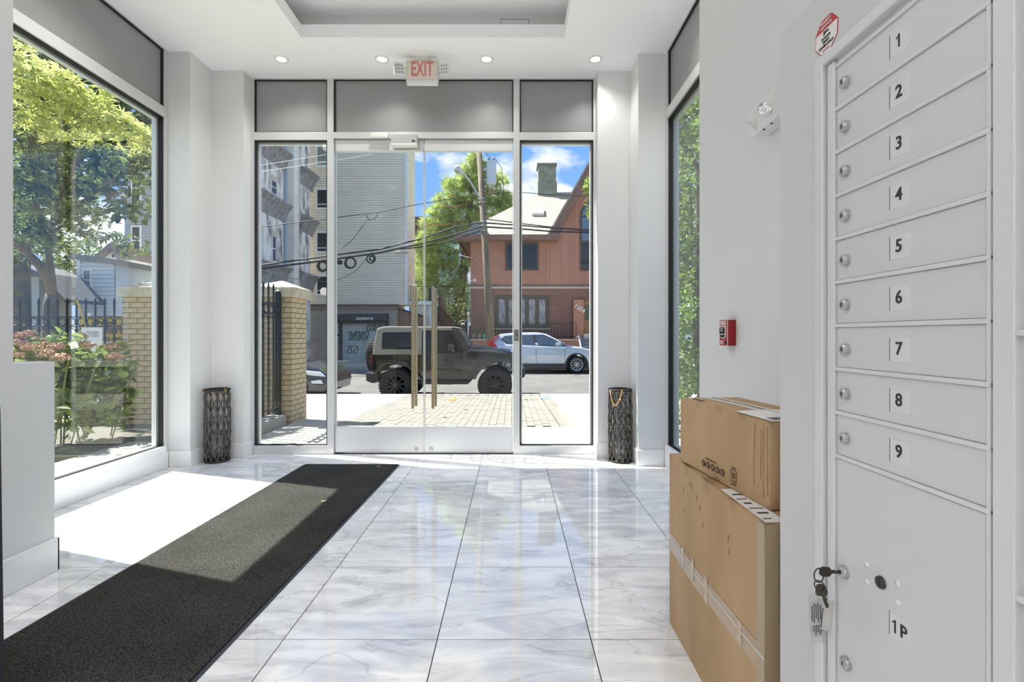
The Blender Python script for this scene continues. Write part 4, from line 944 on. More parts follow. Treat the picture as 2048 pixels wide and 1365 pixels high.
box('door_handle', blk_m, jp, J_(850, 0)[0], J_(861, 0)[0], Y0-0.04, Y0-0.012, J_(0, 727)[1], J_(0, 724)[1])
for py in (716, 740): box('door_hinge', blk_m, jp, J_(908, 0)[0], J_(921, 0)[0], Y0-0.035, Y0-0.012, J_(0, py+3)[1], J_(0, py)[1])
# windscreen and frame
ws = [J_(902, 657), J_(916, 657), J_(937, 695), J_(925, 701)]
MB().prism(ws, 'y', Y0+0.04, Y0+0.10).build('screen_pillar', blk, jp, bevel=0.01); MB().prism(ws, 'y', Y1-0.10, Y1-0.04).build('screen_pillar', blk, jp, bevel=0.01)
MB().prism([J_(911, 658), J_(915, 657), J_(936, 694), J_(932, 696)], 'y', Y0+0.10, Y1-0.10).build('windscreen', M('screen_glass', C(96, 94, 92), 0.1), jp)
MB().prism([J_(902, 655), J_(917, 656.5), J_(918, 660), J_(902, 659)], 'y', Y0+0.05, Y1-0.05).build('screen_header', blk, jp)
# wing mirror
MB().box(J_(895, 0)[0], J_(909, 0)[0], Y0-0.19, Y0-0.07, J_(0, 702)[1], J_(0, 689)[1]).build('wing_mirror', blk, jp, bevel=0.03, seg=3); MB().bar((J_(906, 0)[0], Y0-0.07, J_(0, 702)[1]), (J_(909, 0)[0], Y0+0.02, J_(0, 706)[1]), 0.05, 0.05).build('mirror_arm', blk_m, jp)
# flares
def flare(pts, nm='fender_flare', y0=JY-0.03, y1=JY+0.2, t=8.0):
    up_ = [J_(*p) for p in pts]; cx_ = sum(p[0] for p in up_)/len(up_); zb_ = min(p[1] for p in up_)
    inn = [(cx_ + (p[0]-cx_)*0.88, zb_ + (p[1]-zb_)*0.84) for p in up_]
    for a, b in ((y0, y1), (Y1-0.05, Y1+0.13)): MB().prism(up_ + inn[::-1], 'y', a, b).build(nm, blk, jp, bevel=0.015)
flare([(749, 746), (755, 732), (761, 723), (767, 721), (806, 721.5), (814, 724), (826, 735), (845, 761)])
flare([(934, 760), (950, 734), (962, 720), (968, 717.5), (1012, 717.5), (1021, 719), (1028, 728), (1030, 738)])
for (cx_, cz_) in ((r0[0], wz), (f0[0], wz)):
    wheel(jp, cx_, JY, wz, WR_, 0.245, rim_b, 10, 0.27, True, True); wheel(jp, cx_, Y1+0.13, wz, WR_, 0.245, rim_b, 10, 0.27, False)
MB().prism([J_(826, 760), J_(940, 760), J_(938, 768), J_(900, 771), J_(830, 770)], 'y', Y0+0.02, Y1-0.02).build('chassis', blk_m, jp, bevel=0.01)
MB().cyl((J_(828, 0)[0], Y0-0.06, J_(0, 766)[1]), (J_(936, 0)[0], Y0-0.06, J_(0, 766)[1]), 0.045, n=10).build('side_step', blk_m, jp)
MB().prism([J_(729, 746.5), J_(752, 748), J_(756, 765), J_(741, 768), J_(729, 763)], 'y', Y0-0.02, Y1+0.02).build('rear_bumper', blk_m, jp, bevel=0.02)
MB().prism([J_(1030, 738), J_(1049, 737), J_(1051.5, 743), J_(1050, 755), J_(1038, 760), J_(1030, 756)], 'y', Y0-0.05, Y1+0.05).build('front_bumper', blk_m, jp, bevel=0.025)
MB().prism([J_(1022, 706), J_(1028, 708), J_(1029, 740), J_(1022, 740)], 'y', Y0+0.15, Y1-0.15).build('grille', blk_m, jp, bevel=0.01)
for yy in (Y0+0.3, Y1-0.3): MB().cyl((J_(1027, 0)[0], yy, J_(0, 716)[1]), (J_(1031, 0)[0], yy, J_(0, 716)[1]), 0.09, n=16).build('head_lamp', lwhite, jp)
box('tail_lamp', amber, jp, J_(737, 0)[0], J_(742.5, 0)[0], Y0, Y0+0.14, J_(0, 728)[1], J_(0, 713)[1]); box('tail_lamp', amber, jp, J_(737, 0)[0], J_(742.5, 0)[0], Y1-0.14, Y1, J_(0, 728)[1], J_(0, 713)[1])
# spare wheel on the tailgate
sx, sy, sz = J_(741, 0)[0], (Y0+Y1)/2, 1.21 + (671-711)/76.2
o = MB().lathe([(0.22, 0.0), (0.36, 0.005), (0.395, 0.04), (0.40, 0.08), (0.40, 0.24), (0.38, 0.28), (0.2, 0.29), (0.001, 0.27)], (sx, sy, sz), (-1, 0, 0), n=40).build('spare_wheel', tire_m, jp)
m = MB()
for k in range(34):
    a = 2*math.pi*k/34; d = Vector((0, math.cos(a), math.sin(a)))
    for q in range(2): m.obox(Vector((sx-0.09-q*0.12, sy, sz)) + d*0.405, (0.09, 0.045, 0.02), Euler((a-math.pi/2, 0, 0)))
m.build('tread', tire_m, o)

# --- silver crossover, far side of the road, heading right
KYc = 18.95; KS = 51.98
def K_(px, py): return ((px-CX)/KS, EYE + (HY-py)/KS)
cv = thing('crossover_car', 'silver crossover car parked across the road in front of the brick house', 'car', (K_(1095, 0)[0], 19.8, -0.27))
cw = (K_(1153.7, 0)[0], -0.27+0.347); cr_ = (cw[0]-2.62, cw[1]); zs_ = K_(0, 735)[1]
body = [K_(977, 705), K_(975.5, 722), K_(981, 736)] + arch(cr_[0], cr_[1], 0.40, zs_) + arch(cw[0], cw[1], 0.40, zs_) + [K_(1186, 737), K_(1206, 734), K_(1212, 722), K_(1211, 712), K_(1200, 706), K_(1185, 701), K_(1160, 694.5), K_(1136, 692), K_(1060, 691), K_(990, 690), K_(980, 697)]
CY0, CY1 = KYc, KYc+1.80
MB().prism(body, 'y', CY0, CY1, lambda x_, z_: 0.05 if z_ > K_(0, 700)[1] else 0.0).build('body', silver, cv, bevel=0.05, seg=3)
gin = lambda x_, z_: 0.06 + 0.24*max(0, z_-K_(0, 692)[1])/0.5
cab = [K_(979, 692), K_(981, 683), K_(990, 674), K_(1001, 668.5), K_(1032, 665.4), K_(1075, 665), K_(1094, 668.3), K_(1116, 680), K_(1136, 692)]
MB().prism(cab, 'y', CY0, CY1, gin).build('cabin', silver, cv, bevel=0.04, seg=3)
def cwin(nm, pts, mt=dglass2):
    m = MB(); vs = []
    for k in (0, 1):
        for p in pts:
            q = K_(*p); vs.append((q[0], CY0 + gin(*q) + (-0.012 if k == 0 else 0.02), q[1]))
    n = len(pts); m.add(vs, [(i, (i+1) % n, n+(i+1) % n, n+i) for i in range(n)] + [tuple(range(n-1, -1, -1)), tuple(range(n, 2*n))]); return m.build(nm, mt, cv)
cwin('rear_quarter_window', [(1001, 680.5), (1010, 674), (1026, 672.3), (1031, 672.2), (1031, 688.2), (1014, 686)])
cwin('rear_door_window', [(1033.5, 672), (1065, 670.5), (1071, 689.8), (1033.5, 688.6)]); cwin('front_door_window', [(1072, 670.6), (1090, 671.5), (1105, 678.5), (1121, 688), (1131, 692), (1107, 691.5), (1076, 690)])
cwin('window_trim', [(1001, 679.5), (1009, 672.5), (1030, 670.8), (1088, 669.6), (1106, 677.5), (1135, 692.5), (1107, 692.8), (1012, 688)], blk_m); cv.children[-1].location.y += 0.008
box('door_handle', silver, cv, K_(1079, 0)[0], K_(1088, 0)[0], CY0-0.03, CY0+0.01, K_(0, 698)[1], K_(0, 696.3)[1]); box('door_handle', silver, cv, K_(1039, 0)[0], K_(1048, 0)[0], CY0-0.03, CY0+0.01, K_(0, 697.5)[1], K_(0, 696)[1])
for px in (1072.5, 1130, 1034): box('door_joint', blk_m, cv, K_(px, 0)[0]-0.006, K_(px, 0)[0]+0.006, CY0-0.002, CY0+0.01, K_(0, 727)[1], K_(0, 699)[1])
MB().box(K_(1111, 0)[0], K_(1121, 0)[0], CY0-0.17, CY0-0.02, K_(0, 692)[1], K_(0, 685.5)[1]).build('wing_mirror', silver, cv, bevel=0.03, seg=3)
MB().prism([K_(976, 691), K_(978, 685), K_(988, 676), K_(998, 669.5), K_(991, 678), K_(986, 684), K_(995, 694), K_(990, 696.5), K_(980, 696.5)], 'y', CY0+0.0, CY0+0.30).build('tail_lamp', lred, cv, bevel=0.01); cv.children[-1].location.y -= 0.012
MB().prism([K_(1162, 696), K_(1178, 699.5), K_(1192, 704), K_(1196, 708), K_(1180, 706), K_(1170, 702)], 'y', CY0+0.02, CY0+0.3).build('head_lamp', lwhite, cv, bevel=0.01); cv.children[-1].location.y -= 0.03
MB().prism([K_(1035, 727.5), K_(1131, 727.5), K_(1131, 738), K_(1035, 738)], 'y', CY0-0.012, CY0+0.05).build('sill_cladding', trim_g, cv, bevel=0.01)
a_ = arch(cw[0], cw[1], 0.455, zs_); b_ = arch(cw[0], cw[1], 0.395, zs_); MB().prism(a_ + b_[::-1], 'y', CY0-0.015, CY0+0.08).build('arch_cladding', trim_g, cv)
a_ = arch(cr_[0], cr_[1], 0.455, zs_); b_ = arch(cr_[0], cr_[1], 0.395, zs_); MB().prism(a_ + b_[::-1], 'y', CY0-0.015, CY0+0.08).build('arch_cladding', trim_g, cv)
MB().prism([K_(1176, 731), K_(1210, 728), K_(1209, 737), K_(1184, 738)], 'y', CY0-0.012, CY1).build('front_cladding', trim_g, cv)
for c in (cw, cr_): wheel(cv, c[0], CY0+0.02, c[1], 0.347, 0.235, rim_s, 10, 0.22); wheel(cv, c[0], CY1-0.02, c[1], 0.347, 0.235, rim_s, 10, 0.22, False)
box('floor_pan', blk_m, cv, cr_[0]-0.9, cw[0]+0.7, CY0+0.1, CY1-0.1, -0.05, 0.2)

# --- dark sedan behind the brick pillar, front end showing
sd = thing('dark_sedan', 'dark sedan parked behind the brick pillar with only its front end showing', 'car', (-6.6, 12.9, -0.43))
SX = (661-CX)/F*12.2; Yd0, Yd1 = 12.05, 13.85
def D_(dx_, z_): return (SX - dx_, zg + z_)
fw, rw = (SX-0.92, zg+0.33), (SX-3.65, zg+0.33)
bd = [D_(4.6, 0.95), D_(4.65, 0.4), D_(4.5, 0.22)] + arch(rw[0], rw[1], 0.38, zg+0.22) + arch(fw[0], fw[1], 0.38, zg+0.22) + [D_(0.05, 0.22), D_(0.0, 0.45), D_(0.03, 0.66), D_(0.25, 0.82), D_(0.9, 0.92), D_(1.35, 0.98), D_(3.9, 1.02)]
MB().prism(bd, 'y', Yd0, Yd1, lambda x_, z_: 0.05 if z_ > zg+0.8 else 0).build('body', dblue, sd, bevel=0.06, seg=3)
MB().prism([D_(1.3, 0.96), D_(2.05, 1.40), D_(2.6, 1.46), D_(3.3, 1.42), D_(4.1, 1.0)], 'y', Yd0, Yd1, lambda x_, z_: 0.06+0.22*max(0, z_-zg-0.98)/0.45).build('cabin', dglass, sd, bevel=0.03)
MB().prism([D_(2.0, 1.42), D_(2.6, 1.475), D_(3.3, 1.44), D_(3.3, 1.40), D_(2.0, 1.38)], 'y', Yd0+0.24, Yd1-0.24).build('roof', dblue, sd, bevel=0.02)
MB().prism([D_(0.06, 0.62), D_(0.2, 0.74), D_(0.62, 0.78), D_(0.5, 0.66)], 'y', Yd0-0.01, Yd0+0.3).build('head_lamp', lwhite, sd, bevel=0.02)
MB().prism([D_(0.12, 0.45), D_(0.18, 0.55), D_(0.42, 0.52), D_(0.4, 0.46)], 'y', Yd0-0.01, Yd0+0.1).build('fog_lamp', lwhite, sd)
for c in (fw, rw): wheel(sd, c[0], Yd0+0.02, c[1], 0.33, 0.22, rim_s, 7, 0.22); wheel(sd, c[0], Yd1-0.02, c[1], 0.33, 0.22, rim_s, 7, 0.22, False)
# ------------------------------------------------------------------ brick and timber house across the road
HYf = 28.0; HS = F/HYf
def H_(px, py): return ((px-CX)/HS, EYE + (HY-py)/HS)
redbrick = brickmat('red_brick', C(140, 84, 68), C(114, 70, 60), C(148, 130, 116), 1.0, 0.21, 0.075, mort=0.012)
wood_v = boardmat('brown_boards', C(184, 132, 108), C(172, 120, 98), 0.11); wood_d = boardmat('brown_boards_diagonal', C(184, 132, 108), C(170, 118, 96), 0.12, 0.75)
soff_m = M('brown_fascia', C(140, 108, 90), 0.7, c2=C(118, 92, 78), vs=3); shingle = brickmat('pale_shingle', C(166, 160, 146), C(146, 141, 128), C(96, 93, 85), 1.0, 0.32, 0.13, mort=0.012, axis='xy', bump=0.3)
wdark = M('dark_pane', C(46, 50, 52), 0.08); wfrm = M('dark_frame', C(84, 76, 60), 0.5); curt = M('lace_curtain', C(176, 172, 172), 0.8, c2=C(110, 104, 110), vs=2.0, stretch=(6, 1, 1)); bluep = M('sky_pane', C(104, 124, 142), 0.05)
hs = thing('brick_house', 'brick and brown timber house with a pale shingled roof across the road', 'house', (3.0, 31, -0.27))
xl, xg, xr = H_(941, 0)[0], H_(1104, 0)[0], H_(1275, 0)[0]; zb0 = -0.3; zbelt = H_(0, 577)[1]; ze = H_(0, 470)[1]
box('brick_wall', redbrick, hs, xl, xr, HYf, HYf+9, zb0, zbelt)
box('belt_trim', M('belt_trim', C(196, 180, 168), 0.7), hs, xl-0.05, xr, HYf-0.10, HYf+0.02, zbelt-0.02, zbelt+0.08); box('belt_board', soff_m, hs, xl-0.03, xr, HYf-0.05, HYf+0.02, zbelt+0.08, zbelt+0.2)
x1p = H_(1085, 0)[0]
box('timber_wall', wood_d, hs, xl, x1p, HYf+0.001, HYf+9, zbelt+0.08, ze); box('timber_wall', wood_v, hs, x1p, xr, HYf, HYf+9, zbelt+0.08, ze)
# gable front
pk_ = H_(1190, 318); gl = (H_(1104, 0)[0], ze); gr = (2*pk_[0]-gl[0], ze)
MB().prism([gl, gr, pk_], 'y', HYf+0.002, HYf+5.0).build('gable_wall', wood_v, hs)
dr_ = Vector((pk_[0]-gl[0], 0, pk_[1]-gl[1])).normalized(); nrm = Vector((-dr_.z, 0, dr_.x))
a = Vector((gl[0], 0, gl[1])) - dr_*0.25; b = Vector((pk_[0], 0, pk_[1])) + dr_*0.05
for s_, nm in ((1, 'rake_board'), (-1, 'rake_board')):
    def mir(p): return (p.x, p.z) if s_ == 1 else (2*pk_[0]-p.x, p.z)
    MB().prism([mir(a - nrm*0.28), mir(b - nrm*0.28), mir(b + nrm*0.12), mir(a + nrm*0.12)], 'y', HYf-0.45, HYf-0.02).build(nm, soff_m, hs)
    MB().prism([mir(a + nrm*0.125), mir(b + nrm*0.125), mir(b + nrm*0.22), mir(a + nrm*0.22)], 'y', HYf-0.5, HYf+5.0).build('gable_roof', shingle, hs)
# main hip roof
yr = 32.5; zr = EYE + (HY-385)/F*yr; xe0 = (914-CX)/F*27.5; ye = 27.5; ze2 = EYE + (HY-469)/F*ye; xr0 = (1082-CX)/F*yr; xr1 = xg + 4
m = MB(); m.add([(xe0, ye, ze2), (xg+0.35, ye, ze2), (xg+2.6, yr, zr), (xr0, yr, zr), (xe0, 37.5, ze2), (xr1, 37.5, ze2)], [(0, 1, 2, 3), (0, 3, 4), (3, 2, 5, 4)])
o = m.build('main_roof', shingle, hs); sf = o.modifiers.new('s', 'SOLIDIFY'); sf.thickness = 0.1
box('roof_edge', soff_m, hs, xe0, xg+0.3, ye-0.06, ye+0.03, ze2-0.30, ze2-0.02); MB().prism([(xe0, ze2-0.32), (xg+0.3, ze2-0.32), (xg+0.3, ze2-0.24), (xe0, ze2-0.24)], 'y', ye, HYf+0.1).build('eave_soffit', soff_m, hs)
box('side_fascia', soff_m, hs, xe0-0.05, xe0+0.03, ye, 37.4, ze2-0.3, ze2-0.02)
# chimney and roof window
c0 = (1076-CX)/F*yr; c1 = (1111-CX)/F*yr; ch_m = M('grey_green_render', C(140, 144, 126), 0.9, c2=C(116, 122, 106), vs=3)
ch = box('chimney', ch_m, hs, c0, c1, yr-0.4, yr+0.7, zr-0.8, EYE + (HY-335)/F*yr); box('chimney_cap', M('chimney_cap', C(120, 116, 108), 0.8), ch, c0-0.08, c1+0.06, yr-0.48, yr+0.78, EYE + (HY-335)/F*yr, EYE + (HY-331)/F*yr)
box('chimney_base', ch_m, ch, c0-0.03, c1+0.06, yr-0.45, yr+0.75, zr-0.8, zr+0.55)
sl = math.atan2(zr-ze2, yr-ye); t_ = 0.47; c = Vector(((1075-CX)/F*(ye+(yr-ye)*t_), ye+(yr-ye)*t_, ze2+(zr-ze2)*t_)); q = Euler((sl, 0, 0)).to_matrix()
sk = MB().obox(c + q @ Vector((0, 0, 0.08)), (0.72, 0.85, 0.2), q).build('roof_window', M('white_frame', C(222, 220, 212), 0.5), hs); MB().obox(c + q @ Vector((0, 0.02, 0.185)), (0.54, 0.66, 0.02), q).build('pane', M('grey_pane', C(166, 170, 172), 0.1), sk)
def hwin(px0, py0, px1, py1, cols, frame=wfrm, pane=wdark, nm='window', par_=hs, conv=H_, yf=HYf, fw_=0.09, rows=1):
    (x0, z1), (x1, z0) = conv(px0, py0), conv(px1, py1)
    f = box(nm, frame, par_, x0, x1, yf-0.06, yf+0.05, z0, z1)
    for i in range(cols):
        for j in range(rows):
            a0 = x0 + fw_ + (x1-x0-fw_)*i/cols; a1 = x0 + (x1-x0-fw_)*(i+1)/cols; b0 = z0 + fw_ + (z1-z0-fw_)*j/rows; b1 = z0 + (z1-z0-fw_)*(j+1)/rows
            box('pane', pane, f, a0, a1, yf-0.07, yf-0.055, b0, b1)
    return f
f = hwin(990, 592, 1098, 657, 5, pane=curt, fw_=0.22); box('sill', M('sill_stone', C(176, 168, 154), 0.8), f, H_(988, 0)[0], H_(1100, 0)[0], HYf-0.16, HYf, H_(0, 659.5)[1], H_(0, 657)[1])
hwin(1011, 486, 1077, 541, 2, fw_=0.1)
# arched window
xa, xb = H_(1160, 0)[0], H_(1220, 0)[0]; zc_ = H_(0, 432)[1]; ra = (xb-xa)/2
arc = [((xa+xb)/2 + ra*math.cos(t), zc_ + ra*math.sin(t)) for t in [math.pi*i/14 for i in range(15)]]
af = MB().prism([(xb, H_(0, 542)[1])] + arc + [(xa, H_(0, 542)[1])], 'y', HYf-0.06, HYf+0.04).build('arched_window', wfrm, hs)
ra2 = ra-0.12; arc2 = [((xa+xb)/2 + ra2*math.cos(t), zc_ + ra2*math.sin(t)) for t in [math.pi*i/14 for i in range(15)]]
MB().prism(arc2, 'y', HYf-0.075, HYf-0.055).build('pane', bluep, af)
for z0, z1, pm_ in ((H_(0, 482)[1], zc_-0.1, bluep), (H_(0, 539)[1], H_(0, 486)[1], wdark)):
    for k in range(2): box('pane', pm_, af, xa+0.1+k*(ra), xa+0.1+k*ra+ra-0.2, HYf-0.075, HYf-0.055, z0, z1)
# entrance: timber surround, door, steps, porch wall, railing
box('door_surround', wood_d, hs, H_(1146, 0)[0], H_(1166, 0)[0], HYf-0.25, HYf, H_(0, 678)[1], H_(0, 600)[1])
dr2 = box('front_door', M('oak_door', C(150, 108, 62), 0.5, c2=C(126, 88, 50), vs=4, stretch=(6, 1, 1)), hs, H_(1166, 0)[0], H_(1205, 0)[0], HYf-0.12, HYf, H_(0, 676)[1], H_(0, 602)[1])
for x_ in (1170, 1184): box('door_pane', M('green_pane', C(70, 82, 68), 0.2) if x_ == 1170 else bpy.data.materials['green_pane'], dr2, H_(x_, 0)[0], H_(x_+8, 0)[0], HYf-0.135, HYf-0.115, H_(0, 641)[1], H_(0, 610)[1])
box('door_sill', M('cream_sill', C(214, 204, 176), 0.7), hs, H_(1166, 0)[0], H_(1205, 0)[0], HYf-0.3, HYf, H_(0, 677)[1], H_(0, 668)[1])
text('house_number', '1204', white_m, hs, (H_(1158, 0)[0], HYf-0.27, H_(0, 618)[1]), (0.8, 0, -0.5), (0.5, 0, 0.8), 0.34, 0.02)
box('door_canopy', M('cream_canopy', C(226, 220, 200), 0.6), hs, H_(1182, 0)[0], H_(1215, 0)[0], HYf-0.9, HYf, H_(0, 598)[1], H_(0, 582)[1])
stp = M('grey_step', C(130, 130, 132), 0.85)
for k, (p0, p1) in enumerate(((677, 684), (684, 691), (691, 699), (699, 708))): box('step', stp, hs, H_(1155, 0)[0], H_(1215, 0)[0], HYf-0.6-0.3*k, HYf, H_(0, p1)[1], H_(0, p0)[1])
box('porch_wall', redbrick, hs, H_(938, 0)[0], H_(1154, 0)[0], HYf-1.3, HYf-1.0, zb0, H_(0, 680)[1]); box('porch_coping', M('coping', C(190, 180, 164), 0.8), hs, H_(937, 0)[0], H_(1154, 0)[0], HYf-1.35, HYf-0.95, H_(0, 680)[1], H_(0, 678.5)[1])
rl = thing('porch_railing', 'thin black iron railing below the wide curtained window of the brick house', 'railing', (1.5, HYf-1.15, 1.0))
zr0, zr1 = H_(0, 678)[1], H_(0, 648)[1]; xr0_, xr1_ = H_(986, 0)[0], H_(1147, 0)[0]
for z in (zr0+0.12, zr1): MB().bar((xr0_, HYf-1.15, z), (xr1_, HYf-1.15, z), 0.03, 0.03).build('rail', iron_m, rl)
bme = MB().box(-0.012, 0.012, -0.012, 0.012, zr0, zr1).mesh('baluster', iron_m)
for k in range(28): inst('baluster', bme, rl, (xr0_ + (xr1_-xr0_)*k/27, HYf-1.15, 0))
hr = MB().tube([(H_(1147, 0)[0], HYf-1.1, H_(0, 676)[1]), (H_(1150, 0)[0], HYf-1.5, H_(0, 672)[1]), (H_(1152, 0)[0], HYf-1.9, H_(0, 690)[1]), (H_(1152, 0)[0], HYf-1.9, -0.28)], 0.04, 6).build('step_handrail', white_m); tag(hr, 'short white handrail beside the steps of the brick house', 'handrail')
pt_ = thing('porch_post', 'thin pale post at the corner of the porch wall', 'post', (H_(940, 0)[0], HYf-1.15, H_(0, 679)[1]))
MB().cyl((H_(940, 0)[0], HYf-1.15, H_(0, 678.5)[1]), (H_(940, 0)[0], HYf-1.15, H_(0, 630)[1]), 0.05, n=8).build('shaft', M('pale_post', C(176, 170, 164), 0.6), pt_); MB().lathe([(0.001, 0.1), (0.07, 0.05), (0.07, -0.05), (0.001, -0.1)], (H_(940, 0)[0], HYf-1.15, H_(0, 629)[1]), n=10).build('finial', white_m, pt_, smooth=True)
# pots on the porch wall
pgreen = leafmat('pot_leaves', C(90, 110, 50), C(150, 150, 90))
for i, (px, w_, h_, cc, lab) in enumerate(((950, 11, 11, C(96, 92, 84), 'dark planter with dry stems nearest the porch post'), (961, 12, 11, C(104, 98, 90), 'dark planter with a yellow leafy plant on the porch wall'), (970.5, 7.5, 9, C(44, 150, 120), 'small green flower pot on the porch wall beside the utility pole'))):
    zt = H_(0, 678.5)[1]; cx_ = H_(px, 0)[0]; rr = w_/HS/2; hh = h_/HS
    p_ = thing('flower_pot', lab, 'flower pot', (cx_, HYf-1.15, zt), 'pots on the porch wall')
    MB().lathe([(0.001, 0.0), (rr*0.65, 0.0), (rr*0.95, hh), (rr*0.85, hh), (rr*0.8, hh-0.05), (0.001, hh-0.05)], (cx_, HYf-1.15, zt), n=16).build('pot', M('pot_%d' % (i+1), cc, 0.5), p_, smooth=False)
    m = MB()
    for k in range(24 if i < 2 else 8):
        a = random.uniform(0, 6.28); hgt = random.uniform(0.1, 0.55 if i == 1 else 0.25); rr_ = random.uniform(0, rr*0.8)
        b_ = Vector((cx_+rr_*math.cos(a), HYf-1.15+rr_*math.sin(a)*0.5, zt+hh-0.03)); m.bar(b_, b_ + Vector((random.uniform(-.08, .08), 0, hgt)), 0.05 if i == 1 else 0.02, 0.01)
    m.build('foliage', pgreen, p_)
for px, py, lab in ((921.5, 512, 'white floodlight on an arm at the upper corner of the brick house'), (950, 562, 'small white lamp on the brown timber wall of the brick house')):
    x_, z_ = H_(px, py); l_ = thing('wall_lamp', lab, 'lamp', (x_, HYf-0.3, z_), 'white lamps on the brick house')
    MB().lathe([(0.001, 0.08), (0.08, 0.03), (0.09, -0.03), (0.001, -0.09)], (x_, HYf-0.3, z_), (0, 1, 0), n=12).build('lamp_head', white_m, l_, smooth=True)
    tgt = (xl-0.02, HYf+0.05, z_-0.1) if px < 941 else (xl+0.02, HYf-0.02, z_)
    MB().bar((x_, HYf-0.27, z_), tgt, 0.04, 0.04).build('arm', white_m, l_)

# ------------------------------------------------------------------ grey sided apartment building
GYf = 29.0; GS = F/GYf
def G_(px, py): return ((px-CX)/GS, EYE + (HY-py)/GS)
side_m = M('grey_siding', C(228, 220, 200), 0.7, c2=C(220, 212, 194), vs=0.6); side_b = M('grey_siding_end', C(232, 226, 200), 0.7); wtrim = M('white_trim', C(226, 228, 228), 0.6)
gb = thing('sided_building', 'tall grey clapboard building above a graffitied garage across the road', 'building', (-9, 30, -0.28))
gx0, gx1 = -12.6, G_(815, 0)[0]; gz0, gz1 = G_(0, 610)[1], 15.0
def clap(name, mat, x0, x1, yf, z0, z1, pitch=0.1425, axis='y', yend=None, parent=None):
    prof = []; z = z0; n = int((z1-z0)/pitch)
    m = MB(); vs = []; fs = []
    for i in range(n):
        a, b = z0+i*pitch, z0+(i+1)*pitch
        for (d, zz) in ((0.02, a), (0.02, a+0.018), (-0.035, a+0.02), (-0.012, b)):
            vs += [(x0, yf+d, zz), (x1, yf+d, zz)] if axis == 'y' else [(yf-d, x0, zz), (yf-d, x1, zz)]
    for k in range(4*n-1): fs.append((2*k, 2*k+1, 2*k+3, 2*k+2))
    m.add(vs, fs); return m.build(name, mat, parent)
box('wall_core', side_m, gb, gx0, gx1, GYf+0.03, 31.2, gz0, gz1)
stuff(clap('siding', side_m, gx0, gx1-0.12, GYf, gz0, gz1, parent=gb)); stuff(clap('siding', side_b, GYf, 30.75, gx1, gz0, gz1, axis='x', parent=gb))
box('corner_board', wtrim, gb, gx1-0.14, gx1+0.02, GYf-0.05, GYf+0.05, gz0, gz1)
for p0, p1 in ((206, 250), (291, 335), (377, 420), (463, 507), (550, 592)):
    f = hwin(632, p0, 672, p1, 1, wtrim, M('grey_blind', C(128, 134, 128), 0.15) if p0 == 206 else bpy.data.materials['grey_blind'] if p0 == 291 else wdark, par_=gb, conv=G_, yf=GYf-0.02, fw_=0.12)
    box('sash_bar', wtrim, f, G_(636, 0)[0], G_(668, 0)[0], GYf-0.11, GYf-0.075, G_(0, p1-11)[1], G_(0, p1-9.5)[1])
# garage base
oldbrick = brickmat('old_brick', C(156, 148, 136), C(136, 128, 118), C(170, 164, 152), 1.0, 0.22, 0.075, mort=0.012)
xb1 = G_(795, 0)[0]
box('garage_wall', oldbrick, gb, gx0, xb1, GYf-0.12, 31, -0.3, gz0-0.02); box('garage_coping', M('rusty_coping', C(96, 84, 74), 0.8), gb, gx0, xb1+0.08, GYf-0.22, GYf+0.0, gz0-0.06, gz0+0.02)
box('soldier_course', M('soldier_course', C(124, 104, 88), 0.9, c2=C(150, 138, 122), vs=8, stretch=(3, 1, 0.3)), gb, gx0, xb1+0.01, GYf-0.135, GYf-0.1, gz0-0.36, gz0-0.06)
dk = M('shutter_box', C(48, 52, 56), 0.5)
hb = MB().prism([(GYf-0.13, G_(0, 628)[1]), (GYf-0.55, G_(0, 630)[1]), (GYf-0.6, G_(0, 641)[1]), (GYf-0.45, G_(0, 646)[1]), (GYf-0.13, G_(0, 646)[1])], 'x', G_(679, 0)[0], G_(779, 0)[0]).build('shutter_box', dk, gb)
gw = M('white_graffiti', C(206, 208, 206), 0.7); gk = M('dark_graffiti', C(52, 60, 62), 0.7)
random.seed(3)
def scrawl(nm, mt, px0, py0, px1, py1, n, yy, r_=0.025, parent=gb):
    (xa_, za_), (xb_, zb_) = G_(px0, py0), G_(px1, py1)
    for k in range(n):
        pts = []; cx_ = xa_ + (xb_-xa_)*(k+0.5)/n; w_ = abs(xb_-xa_)/n*0.8; h_ = abs(za_-zb_)
        ph = random.uniform(0, 6)
        for i in range(12): pts.append((cx_ + w_*0.5*math.sin(ph+i*0.9), yy, (za_+zb_)/2 + h_*0.45*math.cos(ph*1.3+i*0.62)))
        MB().tube(pts, r_, 4).build(nm, mt, parent)
scrawl('graffiti_stroke', gw, 718, 636, 752, 641, 8, GYf-0.6, 0.02, hb)
stuff(clap('shutter_slat', M('roller_shutter', C(188, 192, 190), 0.55, c2=C(150, 172, 162), vs=0.9), G_(687, 0)[0], G_(774, 0)[0], GYf-0.16, -0.29, G_(0, 646)[1], 0.125, parent=gb))
for x_ in (683.5, 776): box('shutter_jamb', dk, gb, G_(x_-3, 0)[0], G_(x_+3, 0)[0], GYf-0.26, GYf-0.1, -0.29, G_(0, 646)[1])
scrawl('graffiti_stroke', gk, 735, 648, 772, 664, 6, GYf-0.2, 0.02); scrawl('graffiti_stroke', M('green_graffiti', C(74, 104, 88), 0.7), 700, 662, 740, 682, 5, GYf-0.2, 0.03); scrawl('graffiti_stroke', gk, 695, 690, 720, 708, 2, GYf-0.2, 0.02)
